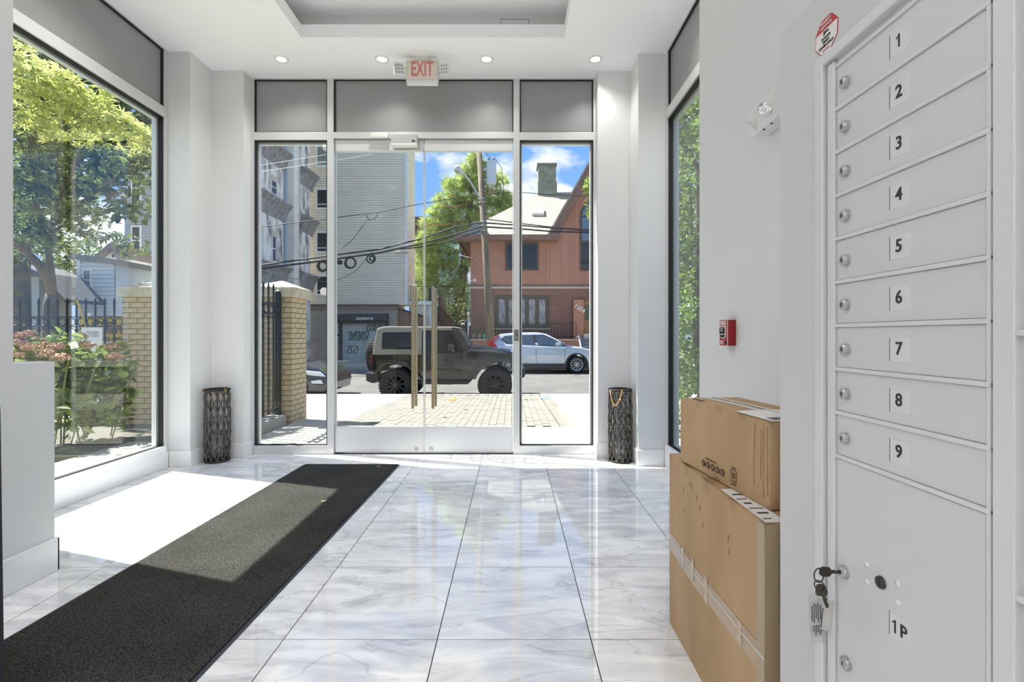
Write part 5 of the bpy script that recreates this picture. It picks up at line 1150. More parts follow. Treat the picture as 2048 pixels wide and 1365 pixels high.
# notices on the garage wall
for i, (y0_, y1_, lab) in enumerate(((649, 666, 'white no-parking notice with a circled P on the garage wall'), (666.5, 682, 'black and white printed notice below the no-parking notice'))):
    s_ = thing('parking_notice', lab, 'notice', (G_(677, 0)[0], GYf-0.14, G_(0, y1_)[1]), 'notices on the garage wall')
    box('board', M('notice_white', C(222, 224, 224), 0.5) if i == 0 else bpy.data.materials['notice_white'], s_, G_(671.5, 0)[0], G_(683, 0)[0], GYf-0.17, GYf-0.12, G_(0, y1_)[1], G_(0, y0_)[1])
    if i == 0:
        c = (G_(676, 0)[0], GYf-0.185, G_(0, 655)[1]); MB().ring(c, (0, 1, 0), 0.085, 0.014, 20, 5).build('circle', print_m, s_); text('letter', 'P', print_m, s_, c, (1, 0, 0), (0, 0, 1), 0.15, 0.01); MB().bar((c[0]-0.06, c[1], c[2]+0.06), (c[0]+0.06, c[1], c[2]-0.06), 0.02, 0.01).build('slash', print_m, s_)
        for k in range(2): box('print_line', print_m, s_, G_(673, 0)[0], G_(681, 0)[0], GYf-0.175, GYf-0.165, G_(0, 661+2.4*k)[1], G_(0, 660+2.4*k)[1])
    else:
        box('black_field', print_m, s_, G_(672.5, 0)[0], G_(682, 0)[0], GYf-0.175, GYf-0.165, G_(0, 673.5)[1], G_(0, 667.5)[1])
        for k in range(3): box('print_line', print_m, s_, G_(673, 0)[0], G_(681, 0)[0], GYf-0.175, GYf-0.165, G_(0, 676.6+2*k)[1], G_(0, 675.8+2*k)[1])
# side extension with balcony, right of the garage
xe1, xe2 = G_(797, 0)[0], G_(862, 0)[0]
ext = thing('side_extension', 'low grey sided extension with a black balcony railing beside the tall building', 'building', ((xe1+xe2)/2, 30, -0.28))
zt_ = G_(0, 609)[1]
box('wall_core', side_m, ext, gx1+0.04, xe2, 29.63, 33, -0.28, zt_); stuff(clap('siding', side_m, gx1, xe2, 29.59, 0.9, zt_, parent=ext)); box('corner_board', wtrim, ext, xe2-0.2, xe2+0.02, 29.5, 29.62, -0.28, zt_)
box('balcony_edge', wtrim, ext, gx1+0.03, xe2+0.05, 29.3, 33, zt_, G_(0, 602)[1])
for z in (G_(0, 572)[1], G_(0, 600)[1]): MB().bar((gx1+0.05, 29.4, z), (xe2+1.2, 29.4, z), 0.05, 0.04).build('rail', iron_m, ext)
bme = MB().box(-0.012, 0.012, -0.012, 0.012, G_(0, 601)[1], G_(0, 572)[1]).mesh('baluster', iron_m)
for k in range(22): inst('baluster', bme, ext, (gx1+0.1 + k*0.125, 29.4, 0))
box('wind_screen', M('dark_screen', C(66, 74, 84), 0.7), ext, G_(850, 0)[0], G_(868, 0)[0], 30.2, 30.3, G_(0, 604)[1], G_(0, 572)[1])
MB().prism([(31.0, zt_-0.9), (33.5, zt_-1.2), (33.5, zt_+0.2), (31, zt_+0.9)], 'x', xe2+0.15, xe2+0.25).build('stair_screen', M('stair_screen', C(60, 72, 80), 0.7), ext)
# leaning timber fence in front of the extension
tf = thing('timber_fence', 'weathered reddish timber fence sloping down beside the garage', 'fence', (-6.3, 29.1, -0.28))
plank_m = M('weathered_plank', C(140, 104, 84), 0.9, c2=C(118, 92, 78), vs=3, stretch=(4, 1, 0.5))
x_ = xb1+0.03
while x_ < G_(847, 0)[0]:
    zt2 = G_(0, 618 + (x_-xb1)*GS*0.34)[1]; box('plank', plank_m, tf, x_, x_+0.13, 29.05, 29.09, -0.28, zt2); x_ += 0.14
MB().bar((xb1, 29.04, G_(0, 617)[1]), (G_(848, 0)[0], 29.04, G_(0, 634)[1]), 0.06, 0.12).build('coping', M('dark_coping', C(52, 46, 44), 0.8), tf)
# dark passage fence and gate between the buildings
gt = thing('timber_gate', 'dark timber gate closing the passage between the two houses', 'gate', (-3.2, 30.5, -0.28))
gdk = M('dark_timber', C(74, 68, 62), 0.9, c2=C(58, 54, 52), vs=3)
for k in range(12):
    x_ = -4.05+k*0.135; box('plank', gdk, gt, x_, x_+0.125, 30.5, 30.54, -0.28, 1.75 + 0.12*math.sin(math.pi*k/11))
MB().bar((-4.05, 30.48, 1.5), (-2.44, 30.48, 1.5), 0.05, 0.1).build('rail', gdk, gt); MB().bar((-4.05, 30.48, 0.2), (-2.44, 30.48, 0.2), 0.05, 0.1).build('rail', gdk, gt)
g2 = thing('passage_fence', 'tall dark plank fence running back beside the grey extension', 'fence', (-4.4, 31, -0.28))
for k in range(26): box('plank', gdk, g2, -4.35+0.01*k, -4.31+0.01*k, 30.0+k*0.16, 30.0+k*0.16+0.15, -0.28, 3.0-0.03*k)

# ------------------------------------------------------------------ stained white stucco building
stucco = M('stained_stucco', C(246, 241, 230), 0.9, c2=C(112, 108, 104), vs=1.9, detail=10, lo=0.44, hi=0.66, stretch=(1, 1.2, 0.55), bump=0.3, bs=20)
stucco2 = M('pale_stucco', C(250, 240, 218), 0.9, c2=C(190, 180, 166), vs=0.9, detail=8, lo=0.4, hi=0.7, stretch=(1, 1, 0.35)); dirt = M('dark_stained_flare', C(180, 176, 172), 0.9, c2=C(110, 106, 104), vs=5, detail=8, stretch=(1, 3, 0.5), lo=0.35, hi=0.7)
st = thing('stucco_building', 'stained white stucco building with flared cornices at the street corner', 'building', (-15, 25, -0.28))
XS = -11.6
box('wall_core', stucco2, st, -14.6, XS-0.35, 21.6, 28.6, -0.3, 15)
def bay(y0, y1):
    b_ = box('bay_wall', stucco, st, XS-0.5, XS, y0, y1, -0.3, 15)
    for zc in (4.55, 7.75, 10.35):
        MB().prism([(XS-0.01, zc-0.85), (XS+0.06, zc-0.55), (XS+0.2, zc-0.22), (XS+0.42, zc), (XS+0.42, zc+0.07), (XS-0.01, zc+0.2)], 'y', y0-0.02, y1+0.36, lambda x_, z_: 0.0).build('flared_cornice', dirt, b_)
    return b_
_b1 = bay(21.6, 24.85); _b2 = bay(27.1, 28.35)
box('buttress', M('white_buttress', C(250, 244, 230), 0.85, c2=C(226, 220, 210), vs=1), st, XS-0.4, XS+0.03, 26.15, 26.75, -0.3, 15)
MB().cyl((XS-0.28, 25.85, -0.3), (XS-0.28, 25.85, 15), 0.09, n=10).build('down_pipe', M('blue_grey_pipe', C(160, 178, 200), 0.6), st)
for py0, py1, px0, px1 in ((358, 392, 542, 552), (459, 524, 515, 522.5), (470, 525, 543.5, 551)):
    ya = -XS*F/(CX-px0); yb = -XS*F/(CX-px1); zt2 = at(px0, py0, ya).z; zb2 = at(px1, py1, yb).z; zm = (zt2+zb2)/2
    f = box('window', wtrim, st, XS-0.05, XS+0.03, ya, yb, zb2, zt2); box('window_recess', M('cream_reveal', C(212, 202, 178), 0.8) if py0 == 358 else bpy.data.materials['cream_reveal'], f, XS, XS+0.06, ya-0.06, yb+0.06, zt2, zt2+0.22)
    for z0, z1 in ((zb2+0.05, zm-0.03), (zm+0.03, zt2-0.05)): box('pane', M('blue_pane', C(70, 82, 98), 0.1) if 'blue_pane' not in bpy.data.materials else bpy.data.materials['blue_pane'], f, XS+0.02, XS+0.04, ya+0.05, yb-0.05, z0, z1)

# ------------------------------------------------------------------ houses beyond the garden fence
clapw = M('white_clapboard', C(222, 224, 222), 0.7, c2=C(206, 210, 210), vs=1)
wh = thing('white_house', 'white clapboard house with a single sash window beyond the iron fence', 'house', (-16.5, 19.5, -0.3))
Yw = 19.0; 
def W_(px, py): return ((px-CX)/F*Yw, EYE + (HY-py)/F*Yw)
x0, zt2 = W_(157, 523); x1, zb2 = W_(230, 660)
box('wall_core', clapw, wh, x0, x1, Yw+0.04, Yw+2.4, -0.3, zt2); stuff(clap('siding', clapw, x0, x1, Yw, -0.3, zt2, 0.16, parent=wh))
MB().prism([(x0-0.3, zt2+0.1), (x1+0.2, zt2-0.15), (x1+0.2, zt2+0.05), (x0-0.3, zt2+0.3)], 'y', Yw-0.1, Yw+2.4).build('roof', M('grey_roof', C(134, 132, 128), 0.9), wh)
hwin(168, 539, 186, 583, 1, wtrim, M('shade_pane', C(112, 118, 124), 0.15), par_=wh, conv=W_, yf=Yw-0.02, fw_=0.06, rows=2)
box('corner_board', wtrim, wh, x0-0.03, x0+0.1, Yw-0.06, Yw+0.02, -0.3, zt2)
gh = thing('gabled_house', 'small gabled white house with a tiny attic window far behind the fence', 'house', (-22, 29, -0.3))
Yg = 28.0
def W2(px, py): return ((px-CX)/F*Yg, EYE + (HY-py)/F*Yg)
MB().prism([W2(204, 515), W2(250, 522), W2(231, 492)], 'y', Yg, Yg+4).build('gable_wall', clapw, gh); a, b, c = W2(196, 518), W2(231, 488), W2(254, 526)
MB().prism([a, b, c, (c[0]+0.05, c[1]-0.25), (b[0], b[1]-0.28), (a[0], a[1]-0.25)], 'y', Yg-0.4, Yg+4).build('roof', M('brown_roof', C(122, 112, 104), 0.9), gh)
box('wall', clapw, gh, W2(180, 0)[0], W2(262, 0)[0], Yg+0.02, Yg+4, -0.3, W2(0, 520)[1]); hwin(225, 508, 233, 517, 1, wtrim, wdark, par_=gh, conv=W2, yf=Yg-0.03, fw_=0.04)
sg = thing('grey_shed_house', 'pale grey rendered house with a dark sloping roof behind the tree trunk', 'house', (-19.5, 20, -0.3))
Ys = 17.5
def W3(px, py): return ((px-CX)/F*Ys, EYE + (HY-py)/F*Ys)
box('wall', M('pale_render', C(188, 188, 182), 0.85, c2=C(168, 170, 168), vs=1), sg, W3(-60, 0)[0], W3(78, 0)[0], Ys, Ys+1.3, -0.3, W3(0, 545)[1])
MB().prism([W3(-60, 545), W3(20, 540), W3(60, 530), W3(100, 548), W3(150, 600), W3(150, 607), W3(96, 554), W3(-60, 552)], 'y', Ys-0.4, Ys+1.3).build('roof', M('dark_roof_edge', C(84, 86, 90), 0.8), sg)
hwin(26, 580, 45, 640, 1, wtrim, wdark, par_=sg, conv=W3, yf=Ys-0.03, fw_=0.06, rows=2); hwin(-30, 580, -8, 640, 1, wtrim, wdark, par_=sg, conv=W3, yf=Ys-0.03, fw_=0.06, rows=2)
# tall grey block seen past the tree
tb = thing('grey_block', 'tall grey sided block with dark windows rising behind the garden tree', 'building', (-21, 34, -0.3))
Yt = 33.0
def W4(px, py): return ((px-CX)/F*Yt, EYE + (HY-py)/F*Yt)
tb_m = M('block_siding', C(160, 166, 168), 0.8); box('wall_core', tb_m, tb, W4(250, 0)[0], W4(420, 0)[0], Yt, Yt+6, -0.3, W4(0, 230)[1]); stuff(clap('siding', tb_m, W4(250, 0)[0], W4(420, 0)[0], Yt-0.01, 1.0, W4(0, 232)[1], 0.2, parent=tb))
for p0, p1 in ((452, 512), (350, 405), (260, 310)):
    for q0 in (264, 330): hwin(q0, p0, q0+20, p1, 1, wtrim, wdark, par_=tb, conv=W4, yf=Yt-0.04, fw_=0.1, rows=2)
# far dark roof between the trees
rb = thing('far_brown_building', 'low brown building glimpsed between the grey building and the pine', 'building', (-9, 52, -0.3))
x0, x1 = (818-CX)/F*52, (862-CX)/F*52
box('wall', M('brown_wall', C(96, 74, 62), 0.9), rb, x0, x1, 52, 56, -0.5, EYE+(HY-437)/F*52); box('parapet', M('brown_parapet', C(120, 96, 80), 0.9), rb, x0-0.1, x1+0.1, 51.9, 56.1, EYE+(HY-437)/F*52, EYE+(HY-434)/F*52)
# ------------------------------------------------------------------ utility pole, lamp, transformer, cables
PY = 21.45
polm = M('weathered_pole', C(128, 114, 92), 0.9, c2=C(96, 86, 74), vs=3, stretch=(4, 4, 0.4), bump=0.4, bs=30); galv = M('galvanised', C(186, 190, 192), 0.45, 0.3); cable_m = M('black_cable', C(30, 31, 33), 0.6)
up_ = thing('utility_pole', 'leaning weathered timber utility pole on the far pavement', 'utility pole', at(984, 720, PY))
pb, ptp = at(984.5, 741, PY), at(955, 255, PY)
MB().tube([pb, pb.lerp(ptp, 0.4) + Vector((0.03, 0, 0)), ptp], [0.185, 0.155, 0.105], 14).build('shaft', polm, up_, smooth=True)
def onp(py): t = (741-py)/(741-255.0); return pb.lerp(ptp, t)
for py in (398, 405, 444, 452, 462): c = onp(py); MB().ring(c, (ptp-pb), 0.15, 0.02, 18, 5).build('metal_band', galv, up_)
for py in (340, 360): c = onp(py); MB().bar(c, c + Vector((0.35, 0, 0)), 0.05, 0.05).build('transformer_bracket', galv, up_)
tr_ = thing('pole_transformer', 'grey cylindrical transformer can hung on the utility pole', 'transformer', at(982.5, 370, PY))
ct = at(982.5, 347, PY); th = 22.5/F*PY
MB().lathe([(0.001, -th), (0.19, -th), (0.215, -th+0.06), (0.215, th-0.05), (0.225, th-0.04), (0.225, th), (0.12, th+0.07), (0.001, th+0.08)], ct, n=24).build('tank', M('transformer_grey', C(196, 204, 208), 0.5), tr_, smooth=False)
for s in (-1, 1): MB().lathe([(0.03, 0.0), (0.045, 0.05), (0.03, 0.1), (0.045, 0.14), (0.012, 0.2)], ct + Vector((0.1*s, 0, th+0.03)), n=10).build('bushing', M('brown_bushing', C(104, 78, 66), 0.3) if s < 0 else bpy.data.materials['brown_bushing'], tr_)
MB().tube([ct + Vector((0.1, 0, th+0.2)), at(1003, 335, PY), at(1007, 372, PY), at(1006, 395, PY)], 0.012, 5).build('lead_cable', cable_m, tr_); MB().tube([ct + Vector((-0.1, 0, th+0.2)), at(975, 310, PY), at(968, 300, PY)], 0.012, 5).build('lead_cable', cable_m, tr_)
MB().bar(ct + Vector((-0.21, 0, 0.2)), onp(341) , 0.06, 0.06).build('hanger', galv, tr_)
sl_ = thing('street_lamp', 'grey street lamp on a curved arm reaching from the utility pole', 'street lamp', at(962, 395, PY))
arm = [onp(396) + Vector((-0.1, -0.15, 0)), at(951, 381, PY-0.3), at(940, 363, PY-0.5), at(929, 350, PY-0.7), at(923, 345, PY-0.8)]
MB().tube(arm, 0.045, 8).build('arm', galv, sl_, smooth=True)
c0, c1 = at(924, 346, PY-0.8), at(910, 334.5, PY-0.95); d = (c1-c0).normalized()
MB().lathe([(0.05, -0.05), (0.09, 0.02), (0.15, 0.16), (0.16, 0.30), (0.11, 0.38), (0.001, 0.41)], c0, d, n=18).build('lamp_head', M('lamp_body', C(204, 204, 196), 0.5), sl_, smooth=True)
MB().lathe([(0.001, 0.06), (0.08, 0.04), (0.11, 0.0)], c0.lerp(c1, 0.6) + Vector((0, -0.05, -0.12)), (0, 0, -1), n=14).build('lamp_glass', M('lamp_lens', C(170, 160, 140), 0.2), sl_, smooth=True)
gi = [0]
def cable(name, label, pts, r, sag=0.0, group='utility cables', mt=cable_m):
    P = []
    for k in range(len(pts)-1):
        a, b = Vector(at(*pts[k])), Vector(at(*pts[k+1])); n = 10
        for i in range(n if k < len(pts)-2 else n+1):
            t = i/n; p = a.lerp(b, t); p.z -= sag*4*t*(1-t); P.append(p)
    o = MB().tube(P, r, 6).build(name, mt); tag(o, label, 'cable', group); return o
cable('utility_cable', 'thick upper black cable sweeping from the pole across the grey siding', [(968, 444, PY), (905, 456, PY-.5), (845, 477, PY-1), (760, 499, PY-1.5), (668, 510.5, PY-2), (505, 533, PY-3), (380, 545, PY-4)], 0.032)
cable('utility_cable', 'thick lower black cable below its twin across the grey siding', [(968, 452, PY), (900, 472, PY-.5), (845, 487, PY-1), (760, 506, PY-1.5), (668, 519, PY-2), (505, 540, PY-3), (380, 551, PY-4)], 0.034)
cable('utility_cable', 'third black cable crossing just below the pine branches', [(968, 460, PY), (915, 477, PY-.5), (880, 487, PY-.8), (845, 494, PY-1), (800, 499, PY-1.3)], 0.024)
cable('utility_cable', 'thin cable from the pole top sloping across the sky toward the grey corner', [(964, 392, PY), (900, 398, PY-.3), (842, 408, PY-.6), (815, 413, PY-.8), (757, 425, PY-1), (730, 428, PY-1.2), (668, 436, PY-1.6), (505, 456, PY-2.5)], 0.016)
cable('utility_cable', 'pale high wire crossing the stucco building near the top of the glass', [(505, 346, PY-2), (655, 324, PY-1.2), (780, 303, PY-.6), (830, 292, PY-.4), (957, 270, PY)], 0.010, mt=M('pale_wire', C(190, 190, 190), 0.5))
cable('utility_cable', 'pale topmost wire crossing the stucco building just under the frame', [(505, 334, PY-2), (655, 309, PY-1.2), (760, 292, PY-.6), (956, 262, PY)], 0.008, mt=bpy.data.materials['pale_wire'])
cable('utility_cable', 'looping slack wire hanging from the splice in front of the siding', [(757, 425, PY-1.05), (750, 438, PY-1.05), (738, 440, PY-1.1), (732, 430, PY-1.1)], 0.014)
cable('utility_cable', 'diagonal service wire dropping from the splice down to the heavy cable', [(737, 437, PY-1.1), (705, 480, PY-1.6), (672, 507, PY-2)], 0.012)
cable('utility_cable', 'long thin wire curving down across the siding to the low garage side', [(738, 512, PY-1.6), (712, 542, PY-1.8), (690, 555, PY-2), (660, 565, PY-2.2), (600, 560, PY-2.6), (545, 549, PY-2.8), (505, 541, PY-3)], 0.010)
cable('utility_cable', 'upper cable running from the pole to the gable of the brick house', [(968, 438, PY), (1040, 447, PY+.5), (1100, 454, PY+1), (1190, 460, PY+1.6), (1260, 463, PY+2)], 0.022)
cable('utility_cable', 'middle heavy cable running from the pole in front of the shingled roof', [(968, 446, PY), (1040, 451, PY+.4), (1100, 456, PY+.9), (1190, 463, PY+1.5), (1260, 466, PY+2)], 0.030)
cable('utility_cable', 'lowest heavy cable running from the pole along the eave of the brick house', [(968, 454, PY), (1040, 458, PY+.4), (1100, 463, PY+.9), (1190, 466, PY+1.5), (1260, 468, PY+2)], 0.034)
cable('utility_cable', 'thin cable from the pole passing in front of the chimney base', [(965, 390, PY), (1030, 384, PY+.2), (1090, 389, PY+.5), (1150, 392, PY+.8), (1260, 396, PY+1.2)], 0.014)
cable('utility_cable', 'single wire high in the sky above the chimney', [(960, 281, PY), (1080, 284, PY+.5), (1190, 290, PY+1), (1260, 294, PY+1.4)], 0.014)
# coils and boxes strung on the cables
for px, py, r_, lab in ((645, 533, 9.5, 'black cable coil hanging beside the lowest window of the grey building'), (700, 526.5, 10.5, 'large thin black cable coil hanging before the siding'), (742, 518, 8.5, 'double wound black cable coil nearest the pole')):
    Y = PY-1.8; R_ = r_/F*Y; c = at(px, py, Y); r = thing('cable_coil', lab, 'cable coil', c, 'cable coils on the line')
    MB().ring(c, (0, 1, 0), R_, 0.045 if px == 645 else 0.028, 28, 6).build('loop', cable_m, r); MB().ring(c + Vector((0.02, 0.05, 0.02)), (0.05, 1, 0), R_*(0.55 if px == 742 else 0.96), 0.03, 28, 6).build('loop', cable_m, r)
    MB().cyl(c + Vector((0, 0, R_-0.02)), c + Vector((0.01, 0, R_+0.10)), 0.02, n=6).build('tie', cable_m, r)
Y = PY-2; a, b = at(668, 520.5, Y), at(683.5, 529, Y); o = box('splice_case', black_m, None, a.x, b.x, Y-0.1, Y+0.1, b.z, a.z, bevel=0.03); tag(o, 'black splice case slung under the lower cable by the door edge', 'splice case')
Y = PY-1.2; a, b = at(789, 503, Y), at(815, 508.5, Y); o = box('splice_case', M('tan_case', C(172, 162, 142), 0.6), None, a.x, b.x, Y-0.08, Y+0.08, b.z, a.z, bevel=0.03); tag(o, 'tan splice case slung under the cables at the building corner', 'splice case')
# ------------------------------------------------------------------ planting
def rotm(): return Euler((random.uniform(0, 6.28), random.uniform(0, 6.28), random.uniform(0, 6.28))).to_matrix()
def leaf_shape(kind):
    if kind == 'oval': return [(0, 0, 0), (0.28, 0.35, 0.05), (0.2, 0.75, 0.02), (0, 1, -0.06), (-0.2, 0.75, 0.02), (-0.28, 0.35, 0.05)], [(0, 1, 2, 3), (0, 3, 4, 5)]
    if kind == 'palm':
        vs, fs = [], []
        for k, a in enumerate((-1.15, -0.55, 0.0, 0.55, 1.15)):
            L_ = (0.62, 0.85, 1.0, 0.85, 0.62)[k]; ca, sa = math.cos(a), math.sin(a); o = len(vs)
            for x_, y_, z_ in ((0, 0, 0), (0.12, 0.5, 0.02), (0, 1, -0.12), (-0.12, 0.5, 0.02)): vs.append(((x_*ca + y_*sa)*L_, (-x_*sa + y_*ca)*L_, z_*L_))
            fs.append((o, o+1, o+2, o+3))
        return vs, fs
    if kind == 'needle':
        vs, fs = [], []
        for k in range(7):
            a = (k-3)*0.32; ca, sa = math.cos(a), math.sin(a); o = len(vs)
            for x_, y_ in ((-0.03, 0.05), (0.03, 0.05), (0.0, 1.0)): vs.append((x_*ca + y_*sa, -x_*sa + y_*ca, 0.1*math.sin(k*2.1)*y_))
            fs.append((o, o+1, o+2))
        return vs, fs
def foliage(parent, clusters, kind, size, mt, nparts=0, part='leaf', flat=0.0, name='foliage'):
    """clusters: (centre, (rx, ry, rz), count). The nparts leaves nearest the viewer become parts of their own."""
    tv, tf = leaf_shape(kind); tv = [Vector(p) for p in tv]; items = []
    for c, rr, n in clusters:
        for _ in range(n):
            while True:
                p = Vector((random.uniform(-1, 1), random.uniform(-1, 1), random.uniform(-1, 1)))
                if 0.05 < p.length <= 1: break
            p = p.normalized()*p.length**0.6; q = Vector(c) + Vector((p.x*rr[0], p.y*rr[1], p.z*rr[2]))
            R_ = rotm() if random.random() > flat else (Euler((random.uniform(-.5, .5), random.uniform(-.5, .5), random.uniform(0, 6.28))).to_matrix())
            items.append((q, R_, size*random.uniform(0.65, 1.25)))
    items.sort(key=lambda t: t[0].x**2 + t[0].y**2)
    if nparts:
        me = MB().add(tv, tf).mesh(part, mt)
        for q, R_, s_ in items[:nparts]: inst(part, me, parent, q, R_.to_4x4(), (s_, s_, s_))
    vs, fs = [], []
    for q, R_, s_ in items[nparts:]:
        o = len(vs); vs += [tuple(q + R_ @ (p*s_)) for p in tv]; fs += [tuple(i+o for i in f) for f in tf]
    me = bpy.data.meshes.new(name); me.from_pydata(vs, [], fs); me.materials.append(mt); o = bpy.data.objects.new(name, me); col.objects.link(o); par(o, parent)
    return stuff(o)
bark = M('grey_bark', C(104, 92, 76), 0.9, c2=C(76, 68, 58), vs=6, bump=0.5, bs=25)
# garden tree by the tall window
random.seed(21)
gtree = thing('garden_tree', 'slender tree with yellow-green hand-shaped leaves outside the tall garden window', 'tree', at(100, 745, 9.2))
TY = 9.2; b0 = at(98, 790, TY); b0.z = -0.05
trk = MB().tube([b0, at(98, 680, TY), at(100, 610, TY), at(104, 588, TY)], [0.13, 0.11, 0.10, 0.09], 10).build('trunk', bark, gtree, smooth=True)
for pts, rr in (([(104, 590, TY), (96, 560, TY-.2), (78, 530, TY-.5), (48, 500, TY-.8), (10, 470, TY-1.2)], [.08, .08, .07, .06, .04]), ([(104, 590, TY), (104, 560, TY), (96, 500, TY-.2), (110, 420, TY-.6), (150, 330, TY-1.2), (190, 250, TY-1.8)], [.07, .06, .05, .04, .03, .015]),
                ([(98, 500, TY-.2), (70, 400, TY-.8), (60, 300, TY-1.4), (80, 200, TY-2.0)], [.05, .04, .03, .015]), ([(104, 450, TY-.4), (170, 400, TY-.5), (240, 350, TY-.9), (300, 320, TY-1.3)], [.04, .03, .02, .012]),
                ([(100, 470, TY-.3), (140, 440, TY-.2), (200, 420, TY), (250, 380, TY)], [.03, .02, .015, .01])):
    MB().tube([at(*p) for p in pts], rr, 7).build('branch', bark, gtree, smooth=True)
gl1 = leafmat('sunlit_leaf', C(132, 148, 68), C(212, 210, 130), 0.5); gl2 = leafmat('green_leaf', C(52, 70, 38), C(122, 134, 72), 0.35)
def pc(px, py, Y, rpx, rpy, ry, n): c = at(px, py, Y); return (c, (rpx/F*Y, ry, rpy/F*Y), n)
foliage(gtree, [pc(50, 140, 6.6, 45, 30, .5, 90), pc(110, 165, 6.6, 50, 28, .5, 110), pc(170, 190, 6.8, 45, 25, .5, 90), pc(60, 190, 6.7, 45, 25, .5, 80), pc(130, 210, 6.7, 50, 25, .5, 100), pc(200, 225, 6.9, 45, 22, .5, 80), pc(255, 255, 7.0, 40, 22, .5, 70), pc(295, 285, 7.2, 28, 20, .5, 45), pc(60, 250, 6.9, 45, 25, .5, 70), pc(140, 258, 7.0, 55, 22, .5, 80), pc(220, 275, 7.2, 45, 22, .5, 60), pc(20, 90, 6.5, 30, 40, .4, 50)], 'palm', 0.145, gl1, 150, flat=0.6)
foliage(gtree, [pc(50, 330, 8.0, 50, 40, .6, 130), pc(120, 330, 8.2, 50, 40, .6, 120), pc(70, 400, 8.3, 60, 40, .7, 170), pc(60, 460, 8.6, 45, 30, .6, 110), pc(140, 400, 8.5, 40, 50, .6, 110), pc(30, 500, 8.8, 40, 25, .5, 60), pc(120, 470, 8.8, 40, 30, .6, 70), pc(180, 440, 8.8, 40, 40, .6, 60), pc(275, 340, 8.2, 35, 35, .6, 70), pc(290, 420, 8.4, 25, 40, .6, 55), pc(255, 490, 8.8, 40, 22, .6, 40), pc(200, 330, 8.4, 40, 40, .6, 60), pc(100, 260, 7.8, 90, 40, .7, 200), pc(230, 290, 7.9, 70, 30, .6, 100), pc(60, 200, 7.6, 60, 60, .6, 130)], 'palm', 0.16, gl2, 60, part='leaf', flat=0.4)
# large dark tree further off behind the garden
random.seed(77)
bt = thing('shade_tree', 'large dark green tree filling the view behind the slender garden tree', 'tree', (-13.5, 13.5, -0.3))
MB().tube([(-13.5, 13.5, -0.4), (-13.4, 13.4, 3.0), (-13.0, 13.2, 6.5)], [0.28, 0.22, 0.12], 9).build('trunk', bark, bt, smooth=True)
sl3 = leafmat('shade_leaf', C(40, 58, 40), C(92, 112, 70), 0.3)
foliage(bt, [pc(40, 120, 13, 70, 70, 1.2, 420), pc(130, 170, 13.4, 80, 70, 1.2, 420), pc(230, 230, 13.8, 70, 60, 1.2, 330), pc(60, 260, 13, 80, 70, 1.2, 420), pc(160, 320, 13.4, 90, 60, 1.2, 380), pc(60, 380, 13.2, 80, 50, 1.2, 320), pc(270, 300, 14, 50, 60, 1.0, 200), pc(200, 400, 14, 50, 40, 1.0, 120), pc(30, 460, 13.4, 60, 40, 1.0, 160)], 'oval', 0.34, sl3, 0, flat=0.3)
# hydrangeas
random.seed(8)
hl = leafmat('hydrangea_leaf', C(60, 88, 40), C(158, 172, 90), 0.35, 0.28); flow = M('hydrangea_bloom', C(150, 86, 86), 0.85, c2=C(190, 168, 130), isl=True); stem_m = M('green_stem', C(96, 104, 60), 0.8)
def hydrangea(label, cl, blooms, base):
    h = thing('hydrangea_bush', label, 'bush', base, 'hydrangeas in the garden bed')
    foliage(h, cl, 'oval', 0.135, hl, 90, flat=0.5)
    for k in range(7):
        a = random.uniform(0, 6.28); p = Vector(base); MB().tube([p + Vector((0.15*math.cos(a), 0.15*math.sin(a), 0)), p + Vector((0.3*math.cos(a), 0.2*math.sin(a), 0.5)), p + Vector((0.45*math.cos(a), 0.25*math.sin(a), 0.95))], 0.008, 5).build('stem', stem_m, h)
    for px, py, Y, r_ in blooms:
        c = at(px, py, Y); rr = r_/F*Y; m = MB()
        for k in range(210):
            d = Vector((random.gauss(0, 1), random.gauss(0, 1), random.gauss(0.35, 0.7))).normalized(); g_ = random.uniform(0.55, 1.2); p = c + Vector((d.x*rr*1.3*g_, d.y*rr*g_, d.z*rr*0.7*g_)); R_ = (d + Vector((random.gauss(0, .5), random.gauss(0, .5), random.gauss(0, .5)))).to_track_quat('Z', 'Y').to_matrix(); s_ = 0.0095
            m.add([p + R_ @ Vector(q)*s_ for q in ((-1, -1, 0), (1, -1, .2), (1, 1, 0), (-1, 1, .2))], [(0, 1, 2, 3)])
        m.build('flower_head', flow, h)
hydrangea('pink hydrangea bush spreading along the bottom of the tall garden window', [pc(50, 720, 5.4, 45, 35, .4, 190), pc(110, 720, 5.5, 50, 35, .4, 200), pc(90, 790, 5.3, 60, 45, .4, 260), pc(120, 680, 5.6, 18, 20, .15, 28), pc(130, 850, 5.1, 22, 60, .25, 60), pc(40, 760, 5.2, 40, 60, .4, 120)],
    [(42, 672, 5.3, 10), (38, 687, 5.2, 10), (60, 668, 5.5, 9), (62, 697, 5.2, 12), (92, 708, 5.2, 12), (95, 692, 5.4, 10), (113, 694, 5.3, 10), (121, 717, 5.2, 12), (35, 712, 5.1, 9), (75, 680, 5.6, 9)], Vector((-4.95, 5.3, 0)))
hydrangea('leafy pink hydrangea bush in front of the brick pillar and yellow sign', [pc(190, 740, 5.8, 55, 45, .35, 260), pc(225, 770, 5.8, 30, 45, .3, 130), pc(180, 800, 5.7, 60, 45, .35, 230), pc(215, 830, 5.6, 35, 25, .25, 70), pc(240, 705, 5.9, 12, 20, .2, 25), pc(150, 745, 5.7, 40, 45, .3, 120)],
    [(160, 672, 6.0, 8), (172, 691, 5.7, 11), (226, 695, 5.8, 11), (230, 714, 5.6, 11), (238, 688, 6.0, 8), (205, 705, 5.9, 8)], Vector((-4.85, 5.75, 0)))
